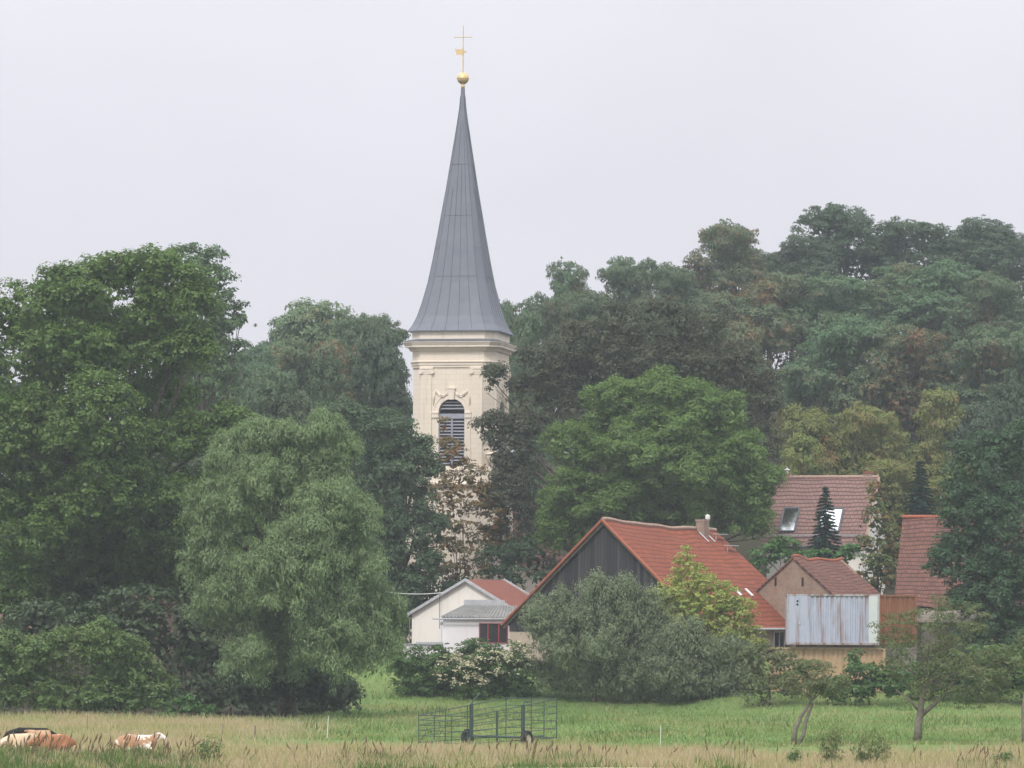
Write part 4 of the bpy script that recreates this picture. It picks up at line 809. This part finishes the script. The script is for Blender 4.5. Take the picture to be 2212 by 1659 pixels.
def fruit(e, Y, lobes, stems, seed, **kw):
    g = e.location; r = np.random.default_rng(seed); L = []
    for px, py, a, b in lobes:
        p = at(px, py, Y)-Vector(g); L.append((p.x, p.y+r.normal()*.3, p.z, a*Y/F, a*Y/F*.9, b*Y/F))
    link('crown', crown_mesh('crown', L, r, **kw), M['olive'], e); mb = MB()
    for pts, rad in stems: mb.tube([at(x, y, Y)-Vector(g) for x, y in pts], rad, 8)
    for l in L:
        a = at(*stems[0][0][-1], Y)-Vector(g); t = Vector(l[:3]); mb.tube([a, a.lerp(t, .6)+Vector(r.normal(size=3))*.08, t], [.04, .025, .01], 5)
        for k in range(4): mb.tube([t, t+Vector(r.normal(size=3))*.5], [.012, .004], 4)
    mb.build('trunk', M['bark_pale'], e, True)
fruit(e, 184, [(1762, 1455, 46, 28), (1722, 1478, 36, 28), (1800, 1478, 34, 28), (1762, 1495, 50, 22), (1740, 1445, 22, 18)], [(((1714, 1614), (1718, 1575), (1730, 1548), (1752, 1515)), (.12, .10, .085, .06)), (((1722, 1614), (1736, 1585), (1740, 1560), (1756, 1520)), (.10, .085, .08, .05))], 31, leaf=.11, asp=.5, rc=.34, cover=.85, sprig=.35, fill=.04)
e = empty('fruit_tree', gp(1983, 187), 0, 'broad fruit tree with one stout forked trunk in the meadow', 'tree', 'fruit trees in the meadow')
fruit(e, 187, [(2000, 1365, 70, 50), (2085, 1390, 62, 50), (1950, 1430, 50, 45), (2045, 1455, 80, 50), (2120, 1460, 60, 45), (2000, 1495, 55, 25), (1930, 1365, 36, 40), (2100, 1335, 40, 30), (2160, 1430, 34, 34), (2020, 1320, 40, 26), (1925, 1410, 30, 40), (2090, 1500, 60, 28), (2150, 1490, 40, 26), (2000, 1430, 60, 50)], [(((1981, 1606), (1984, 1570), (1988, 1535), (1998, 1470)), (.2, .17, .15, .07)), (((1990, 1545), (2010, 1528), (2035, 1508), (2060, 1470)), (.12, .10, .08, .05)), (((1984, 1535), (1965, 1512), (1935, 1490)), (.06, .05, .03))], 32, leaf=.11, asp=.5, rc=.42, cover=.6, sprig=.4, fill=.03)
# hedge and shrubs along the back of the meadow
tree('clematis_hedge', 'ivy green hedge with clematis blossom in front of the annex', 'hedge', [(880, 1440, 50, 40), (950, 1435, 55, 40), (1030, 1430, 60, 45), (1110, 1440, 50, 50), (900, 1480, 55, 30), (980, 1480, 60, 35), (1070, 1480, 60, 35), (920, 1500, 60, 22), (1020, 1500, 60, 22), (1110, 1500, 50, 24)], 250, 'ivy', 980, .06, baseY=250, leaf=.15, rc=.45, cover=1.1, sprig=.3, dmul=.9, crown='foliage', fill=1.0)
ch_ = [o for o in bpy.data.objects if o.name.startswith('clematis_hedge')][0]
r = np.random.default_rng(77); L = []
for px, py, a, b in ((985, 1450, 46, 34), (1060, 1430, 50, 32), (1120, 1420, 34, 34), (1010, 1475, 40, 18)):
    p = at(px, py, 249)-ch_.location; L.append((p.x, p.y-.5, p.z, a*249/F, a*249/F*.8, b*249/F))
link('blossom', crown_mesh('blossom', L, r, leaf=.13, asp=.8, rc=.3, cover=.35, sprig=.3, fill=0), M['blossom'], ch_)
tree('sea_buckthorn', 'tall grey green shrub covering the foot of the black barn gable', 'bush', [(1250, 1345, 90, 55), (1330, 1340, 80, 55), (1180, 1370, 70, 70), (1270, 1400, 120, 90), (1390, 1380, 70, 70), (1200, 1470, 90, 50), (1330, 1480, 110, 45), (1400, 1450, 70, 60), (1160, 1350, 30, 36), (1290, 1295, 60, 22), (1350, 1300, 40, 22), (1215, 1325, 40, 36), (1420, 1330, 40, 50), (1290, 1282, 20, 38), (1352, 1290, 17, 34), (1212, 1312, 18, 34), (1165, 1340, 17, 38), (1405, 1340, 17, 36), (1300, 1410, 130, 80, 1.5), (1250, 1470, 120, 50, 1), (1400, 1500, 90, 30)], 249, 'shrub_grey', 1280, .12, leaf=.16, asp=.32, rc=.42, cover=.85, sprig=.55, spl=.4, dmul=.7, flat=1.2, hang=-.7, fill=.5, lump=5)
tree('grey_shrub', 'lower grey green shrub between the tall shrub and the yellow tree', 'bush', [(1480, 1400, 60, 50), (1540, 1430, 70, 60), (1470, 1470, 90, 50), (1590, 1480, 60, 45), (1530, 1490, 90, 35), (1610, 1440, 40, 50), (1560, 1500, 90, 28), (1450, 1430, 60, 70, 1)], 248, 'shrub_grey', 1520, .1, leaf=.16, asp=.32, rc=.4, cover=.85, sprig=.5, spl=.35, dmul=.8, flat=1.2, hang=-.7, fill=.5, lump=5)
tree('yellow_tree', 'small tree with yellowing leaves in front of the barn roof', 'tree', [(1480, 1235, 30, 40), (1440, 1290, 40, 32), (1520, 1290, 62, 45), (1570, 1345, 60, 50), (1480, 1340, 70, 50), (1600, 1400, 45, 40), (1530, 1390, 70, 40), (1485, 1205, 18, 22), (1425, 1310, 34, 34), (1600, 1330, 36, 36), (1560, 1290, 40, 30), (1450, 1350, 50, 50), (1620, 1390, 30, 40), (1560, 1430, 70, 40, -1), (1500, 1300, 80, 80, 1), (1540, 1350, 80, 60, 1)], 251, 'yellow', 1510, .14, leaf=.15, rc=.42, cover=1.0, sprig=.4, dmul=.8)
tree('elder_bush', 'straggly olive bush with pale flecks left of the containers', 'bush', [(1640, 1440, 46, 50), (1690, 1440, 40, 40), (1650, 1490, 50, 35), (1710, 1480, 46, 36), (1620, 1420, 26, 26)], 243, 'olive', 1665, .06, leaf=.17, rc=.4, cover=.7, sprig=.4, dmul=.9)
tree('ivy_mound', 'dark green ivy mound climbing the foot of the tan container', 'bush', [(1850, 1440, 20, 30), (1870, 1480, 50, 40), (1930, 1480, 50, 35), (1900, 1460, 34, 30), (1800, 1490, 50, 30)], 242, 'ivy', 1880, .05, leaf=.2, rc=.45, cover=1, sprig=.15, dmul=.8, fill=1.0)
tree('olive_hedge', 'olive hedge behind the broad fruit tree at the meadow edge', 'hedge', [(2000, 1480, 60, 40), (2080, 1470, 70, 50), (2160, 1470, 70, 50), (2220, 1480, 50, 45), (2110, 1430, 60, 40), (2190, 1430, 40, 40)], 244, 'bush', 2110, .08, leaf=.16, rc=.5, cover=1.1, sprig=.3, dmul=.8, crown='foliage', fill=1.0)
tree('creeper_column', 'tall red and green creeper covered tree between the two tiled roofs', 'tree', [(1895, 1080, 22, 40), (1900, 1140, 36, 50), (1890, 1200, 44, 50), (1900, 1250, 46, 40), (1870, 1265, 30, 30), (1925, 1190, 22, 50)], 283, 'vine_red', 1895, .15, leaf=.24, rc=.5, cover=.8, sprig=.35, dmul=.9)
tree('shrub_row', 'dark shrubs filling the gap between ash and brick shed', 'bush', [(1690, 1190, 40, 30), (1740, 1215, 50, 30), (1820, 1200, 40, 25), (1660, 1210, 40, 30)], 279, 'ivy', 1730, .1, leaf=.24, rc=.5, cover=.9, sprig=.2)
tree('dark_thicket', 'dark undergrowth behind the cream house and barn', 'bush', [(900, 1350, 60, 60), (870, 1400, 40, 40), (1080, 1230, 50, 50), (1160, 1230, 60, 50), (1000, 1290, 70, 40), (940, 1310, 50, 50), (900, 1280, 60, 60), (860, 1330, 60, 70), (1140, 1200, 50, 40)], 290, 'blue_green', 1000, .12, leaf=.27, rc=.7, cover=.9, dmul=.5)
# spruces
def spruce(label, px, ptop, pbot, wpx, Y, seed):
    r = np.random.default_rng(seed); t = at(px, ptop, Y); b = at(px, pbot, Y); g = gp(px, Y); e = empty('spruce_tree', g, 0, label, 'tree'); P_, N_, L_, T_ = [], [], [], []
    z0, z1_ = b.z-g.z, t.z-g.z; w = wpx*Y/F/2; mb = MB(); mb.tube([(0, 0, -.2), (0, 0, z1_)], [.14, .02], 7)
    z = z0
    while z < z1_-.1:
        f = (z1_-z)/(z1_-z0); rr = w*(f**.85)*r.uniform(.8, 1.15)+.06
        for k in range(13):
            a = r.random()*6.283; d = np.array((math.cos(a), math.sin(a), 0)); nn = int(16+46*f)
            s = r.random(nn)**.6; p = np.array((0, 0, z))+d*(s*rr)[:, None]; p[:, 2] += -.32*rr*s**1.5+.12*rr*s**4; side = np.cross(d, (0, 0, 1)); p += side*(r.normal(size=nn)*.13*(1.1-s)*rr)[:, None]
            P_.append(p); N_.append(np.array((0, 0, 1))+r.normal(size=(nn, 3))*.3); L_.append(.3+.14*r.random(nn)); T_.append(np.tile(d, (nn, 1))+r.normal(size=(nn, 3))*.4+np.array((0, 0, -.4)))
            mb.tube([(0, 0, z), tuple(np.array((0, 0, z-.2*rr))+d*rr*.9)], [.02, .006], 4)
        z += .22
    P_, N_, L_, T_ = map(np.concatenate, (P_, N_, L_, T_))
    link('crown', leaf_mesh('crown', P_, N_, L_, L_*.4, r, T_), M['spruce'], e); mb.build('trunk', M['bark'], e)
spruce('dark pointed spruce standing before the skylight house roof', 1781, 1050, 1215, 84, 283, 41)
spruce('dusky spruce standing behind the gap of the two roofs', 1985, 990, 1130, 80, 300, 42)
# ------------------------------------------------------------ cattle pen trailer
tB = gp(1017, 176.5); tB.z -= .05; ang = R(55)
trl = empty('cattle_trailer', (tB.x, tB.y, tB.z), ang, 'dark green tubular cattle pen trailer on two wheels in the meadow', 'trailer')
TL, TW = 6.5, 2.7                     # local x runs along the length (away and right), y across (to the left)
def zb_(x): return (.26+.02*x)
def zt_(x): return 1.42+.10*x
def panel(a, b, posts, rails=5):
    m = MB(); a, b = Vector(a), Vector(b)
    for i in range(rails+1):
        t = (i/rails)**.9; p = Vector((a.x, a.y, zb_(a.x)+(zt_(a.x)-zb_(a.x))*t)); q = Vector((b.x, b.y, zb_(b.x)+(zt_(b.x)-zb_(b.x))*t)); m.tube([p, q], .021 if i in (0, rails) else .015, 6)
    for f in posts: p = a.lerp(b, f); m.tube([(p.x, p.y, zb_(p.x)-.03), (p.x, p.y, zt_(p.x)+.02)], .024, 6)
    return m.build('rail_panel', M['green_steel'], trl)
panel((0, 0), (TL, 0), (0, .3, .85, 1)); panel((0, TW), (TL, TW), (.001, .3, .55, .999)); panel((0, .04), (0, TW-.04), (.35, .7)); panel((TL, .04), (TL, TW-.04), (.5,))
m = MB(); m.tube([(.3*TL, -.05, -.08), (.3*TL, -.05, zt_(2))], .03, 6); m.build('jack_leg', M['green_steel'], trl)
wx = 3.9
m = MB(); m.tube([(wx, -.15, .45), (wx, TW+.15, .45)], .05, 8); m.build('axle', M['green_steel'], trl)
for y, s in ((-.22, -1), (TW+.22, 1)):
    m = MB()
    prof_ = [(.2, -.1), (.34, -.11), (.38, -.06), (.38, .06), (.34, .11), (.2, .1)]
    m.rings([[(wx+rr*math.cos(t), y+d, .38+rr*math.sin(t)) for t in (2*math.pi*j/28 for j in range(28))] for rr, d in prof_], False); m.rings([[(wx+.2*math.cos(t), y+d, .38+.2*math.sin(t)) for t in (2*math.pi*j/28 for j in range(28))] for d in (.1, -.1)], False)
    w_ = m.build('wheel', M['tyre'], trl, True)
    m = MB(); m.rings([[(wx+rr*math.cos(t), y+s*d, .38+rr*math.sin(t)) for t in (2*math.pi*j/24 for j in range(24))] for rr, d in ((.2, -.05), (.2, .09), (.16, .06), (.08, .05), (.07, .1), (.02, .1))]); m.build('rim', M['rim'], w_)
    m = MB(); m.box(wx-.08, wx+.08, y-s*.2-.05, y-s*.2+.05, .4, zt_(wx)+.05); m.tube([(wx, y-s*.2, zt_(wx)), (wx+.1, y-s*.2, zt_(wx)+.18), (wx+.45, y-s*.2-.15, zt_(wx)+.5*(1 if s > 0 else .35))], .035, 6); m.build('wheel_post', M['green_steel'], trl)
m = MB(); m.tube([(TL, TW/2, zb_(TL)), (TL+.9, TW/2, zb_(TL)+.02)], .05, 6); m.build('drawbar', M['green_steel'], trl)
# ------------------------------------------------------------ cows (lying in the grass)
def m_cow(name, base, base2, white, th, sc=1.4, off=0.0):
    t = NT(name); v = t.obj(); q = t.n.new('ShaderNodeVectorMath'); q.operation = 'ADD'; q.inputs[1].default_value = (off, off*.7, off*.3); t.L(v, q.inputs[0])
    n = t.noise(q.outputs[0], sc, 3, .5); b = t.mix(t.noise(v, 6, 4), base, base2); k = t.ramp(n, th, th+.03)
    x = t.n.new('ShaderNodeSeparateXYZ'); t.L(v, x.inputs[0]); face = t.ramp(x.outputs[0], 1.02, 1.1)
    return t, b, k, face, white
def cow(label, px, Y, rz, base, base2, white, th, seed, face=True, head=0.0, lift=0.0, sc=1.0):
    t, b, k, fc, w_ = m_cow('cow_coat', base, base2, white, th, 1.5, seed*1.7); kk = t.math('MAXIMUM', k, fc) if face else k; mat = t.col(t.mix(kk, b, w_), .85, .2)
    g = gp(px, Y); e = empty('cow', (g.x, g.y, g.z+lift), rz, label, 'cow', 'cattle resting in the dry grass'); e.scale = (sc, sc, sc)
    V = [(-.1, 0, .5, .40, .42), (-.6, 0, .54, .36, .40), (-.95, 0, .55, .26, .3), (.4, 0, .54, .36, .40), (.75, 0, .62, .24, .34), (1.0, 0, .74+head*.5, .15, .21), (1.18, 0, .84+head, .13, .15), (1.34, 0, .72+head, .11, .12), (1.52, 0, .58+head, .085, .09)]
    E = [(0, 1), (1, 2), (0, 3), (3, 4), (4, 5), (5, 6), (6, 7), (7, 8)]
    def add(p, ch):
        for q in ch: V.append((*q[:3], q[3], q[3])); E.append((p, len(V)-1)); p = len(V)-1
    for s in (-1, 1):
        add(3, [(.62, s*.3, .32, .16), (.88, s*.34, .16, .09), (.5, s*.36, .07, .06), (.38, s*.36, .05, .055)])
        add(1, [(-.5, s*.36, .36, .2), (-.2, s*.48, .22, .13), (-.68, s*.5, .12, .08), (-.3, s*.54, .06, .055)])
        add(6, [(1.14, s*.17, .88+head, .05), (1.1, s*.32, .86+head, .045)])
    add(2, [(-1.12, .05, .5, .06), (-1.2, .12, .25, .03), (-1.2, .16, .1, .05)])
    me = bpy.data.meshes.new('cow'); me.from_pydata([v[:3] for v in V], E, []); o = bpy.data.objects.new('body', me); C.objects.link(o)
    md = o.modifiers.new('skin', 'SKIN'); sv = me.skin_vertices[0].data
    for i, v in enumerate(V): sv[i].radius = (v[3], v[4])
    sv[0].use_root = True
    o.modifiers.new('sub', 'SUBSURF').levels = 2; o.modifiers['sub'].render_levels = 2
    dg = bpy.context.evaluated_depsgraph_get(); nm_ = bpy.data.meshes.new_from_object(o.evaluated_get(dg)); o.modifiers.clear(); o.data = nm_
    nm_.materials.clear(); nm_.materials.append(mat); nm_.polygons.foreach_set('use_smooth', [True]*len(nm_.polygons)); o.parent = e
    for s in (-1, 1): m = MB(); m.lathe([(.004, -.022), (.02, -.012), (.024, 0), (.02, .012), (.004, .022)], (1.24, s*.118, .82+head), 8); m.build('eye', M['dark'], e, True)
    return e
cow('brown and white pied cow with white face lying alone facing the trailer', 297, 167, R(-6), (.38, .215, .125), (.44, .27, .17), (.76, .70, .64), .47, 1, head=.12, lift=.12, sc=.8)
cow('cream cow lying with lowered head at the photo edge', 50, 167.5, R(222), (.58, .44, .29), (.64, .5, .35), (.7, .6, .48), .7, 2, head=-.25, lift=.12, sc=.8)
cow('red brown cow with a white blaze lying beside the cream cow', 118, 167.3, R(200), (.30, .14, .07), (.36, .18, .1), (.7, .62, .55), .66, 3, face=False, head=-.3, lift=.12, sc=.8)
cow('tan cow lying behind the cream cow', 86, 170.5, R(120), (.40, .25, .15), (.45, .3, .19), (.6, .5, .4), .75, 4, face=False, lift=.14, sc=.82)
cow('black cow stretched out behind the other resting cattle', 66, 173, R(5), (.012, .011, .012), (.02, .018, .018), (.02, .02, .02), .9, 5, face=False, head=-.3, lift=-.02, sc=.95)
# ------------------------------------------------------------ fence stakes, posts, small plants
for px, y0, y1, lab in ((708, 1604, 1554, 'white fence stake leaning slightly, between willow and trailer'), (1428, 1608, 1560, 'white fence stake in the meadow, right of the trailer'), (8+16, 1570, 1540, None)):
    if lab is None: continue
    Y = F*H/(y0-PY+(px-PX)*-math.sin(ROLL)); g = gp(px, Y); h = (y0-y1)*Y/F; m = MB(); m.tube([(0, 0, -.1), (.04*(px < 900)+.02, 0, h)], .016, 6); o = m.build('fence_stake', M['white_plastic']); o.location = g; tag(o, lab, 'fence stake', 'stakes of the electric fence')
for px, y0, h, lab in ((552, 1604, .55, 'short grey wooden fence post by the dry grass below the willow'), (1511, 1600, .4, 'thin dark fence rod near the white stake'), (190, 1585, .9, 'pale green fence post behind the resting cows'), (482, 1602, .6, 'thin weathered fence rod between pied cow and post')):
    Y = F*H/(y0-PY+(px-PX)*-math.sin(ROLL)); g = gp(px, Y); m = MB(); w_ = .045 if 'wooden' in lab else .02; m.tube([(0, 0, -.15), (.01, 0, h*.5), (.02, .01, h)], [w_, w_, w_*.85], 7); m.lathe([(w_*.9, 0), (w_*.6, .03), (.004, .04)], (.02, .01, h), 7); o = m.build('fence_post', M['wood']); o.location = g; tag(o, lab, 'fence post', 'old posts along the field')
e = empty('tree_trunk', gp(2212, 186), 0, 'pale trunk of a tree cut by the photo edge in the meadow', 'tree'); m = MB(); g = Vector(e.location); m.tube([(0.1, 0, -.2), (.05, 0, .7), (.02, 0, 1.6), (.2, .1, 3.2)], [.16, .13, .12, .08], 9); m.build('trunk', M['bark_pale'], e, True)
L = [(.5, 0, 4.0, 1.2, 1.2, 1.0), (1.4, .3, 3.6, 1, 1, .8)]; link('crown', crown_mesh('crown', L, np.random.default_rng(9), leaf=.13, asp=.5, rc=.4, cover=.5), M['olive'], e)
for i, (px, py, w, h, mt, lab) in enumerate(((1790, 1640, 46, 62, 'weedtall', 'bushy green weed at the bottom edge left of the pair'), (1885, 1650, 60, 44, 'weedtall', 'olive weed clump next to the bushy green one at the bottom edge'), (1722, 1655, 14, 16, 'ivy', 'tiny dark weed near the bottom edge under the leaning fruit tree'), (2165, 1655, 18, 22, 'ivy', 'small weed at the bottom edge below the broad fruit tree'), (450, 1655, 40, 26, 'ivy', 'leafy green weed clump at the bottom edge beyond the cows'))):
    Y = 157.5; r = np.random.default_rng(60+i); g = gp(px, Y); L = []
    for k in range(7): s = r.uniform(.35, .6)*w*Y/F; L.append((r.normal()*.4*w*Y/F, r.normal()*.2*w*Y/F, r.uniform(.1, .75)*h*Y/F, s*.7, s*.7, s))
    e = empty('weed_plant', g, 0, lab, 'plant', 'weeds at the near field edge'); link('foliage', crown_mesh('foliage', L, r, leaf=.12, asp=.3, rc=.2, cover=.5, sprig=.6, spl=.6, flat=1.3, hang=-.8, fill=.1), M[mt], e)
    mb = MB()
    for k in range(8): mb.tube([(r.normal()*.05, r.normal()*.05, -.05), (r.normal()*.25, r.normal()*.1, r.uniform(.5, 1.1)*h*Y/F)], [.012, .004], 4)
    mb.build('stem', M['seed'], e)
# ------------------------------------------------------------ haze
t = NT('haze'); t.n.remove(t.b); pv = t.N('VolumePrincipled', Density=.0003, Anisotropy=.2); pv.inputs['Color'].default_value = (.84, .93, 1, 1); t.L(pv.outputs[0], t.out.inputs['Volume'])
m = MB(); m.box(-150, 150, -12, 520, -2.0, 62); hz_o = m.build('haze', t.m); tag(hz_o, kind='stuff')
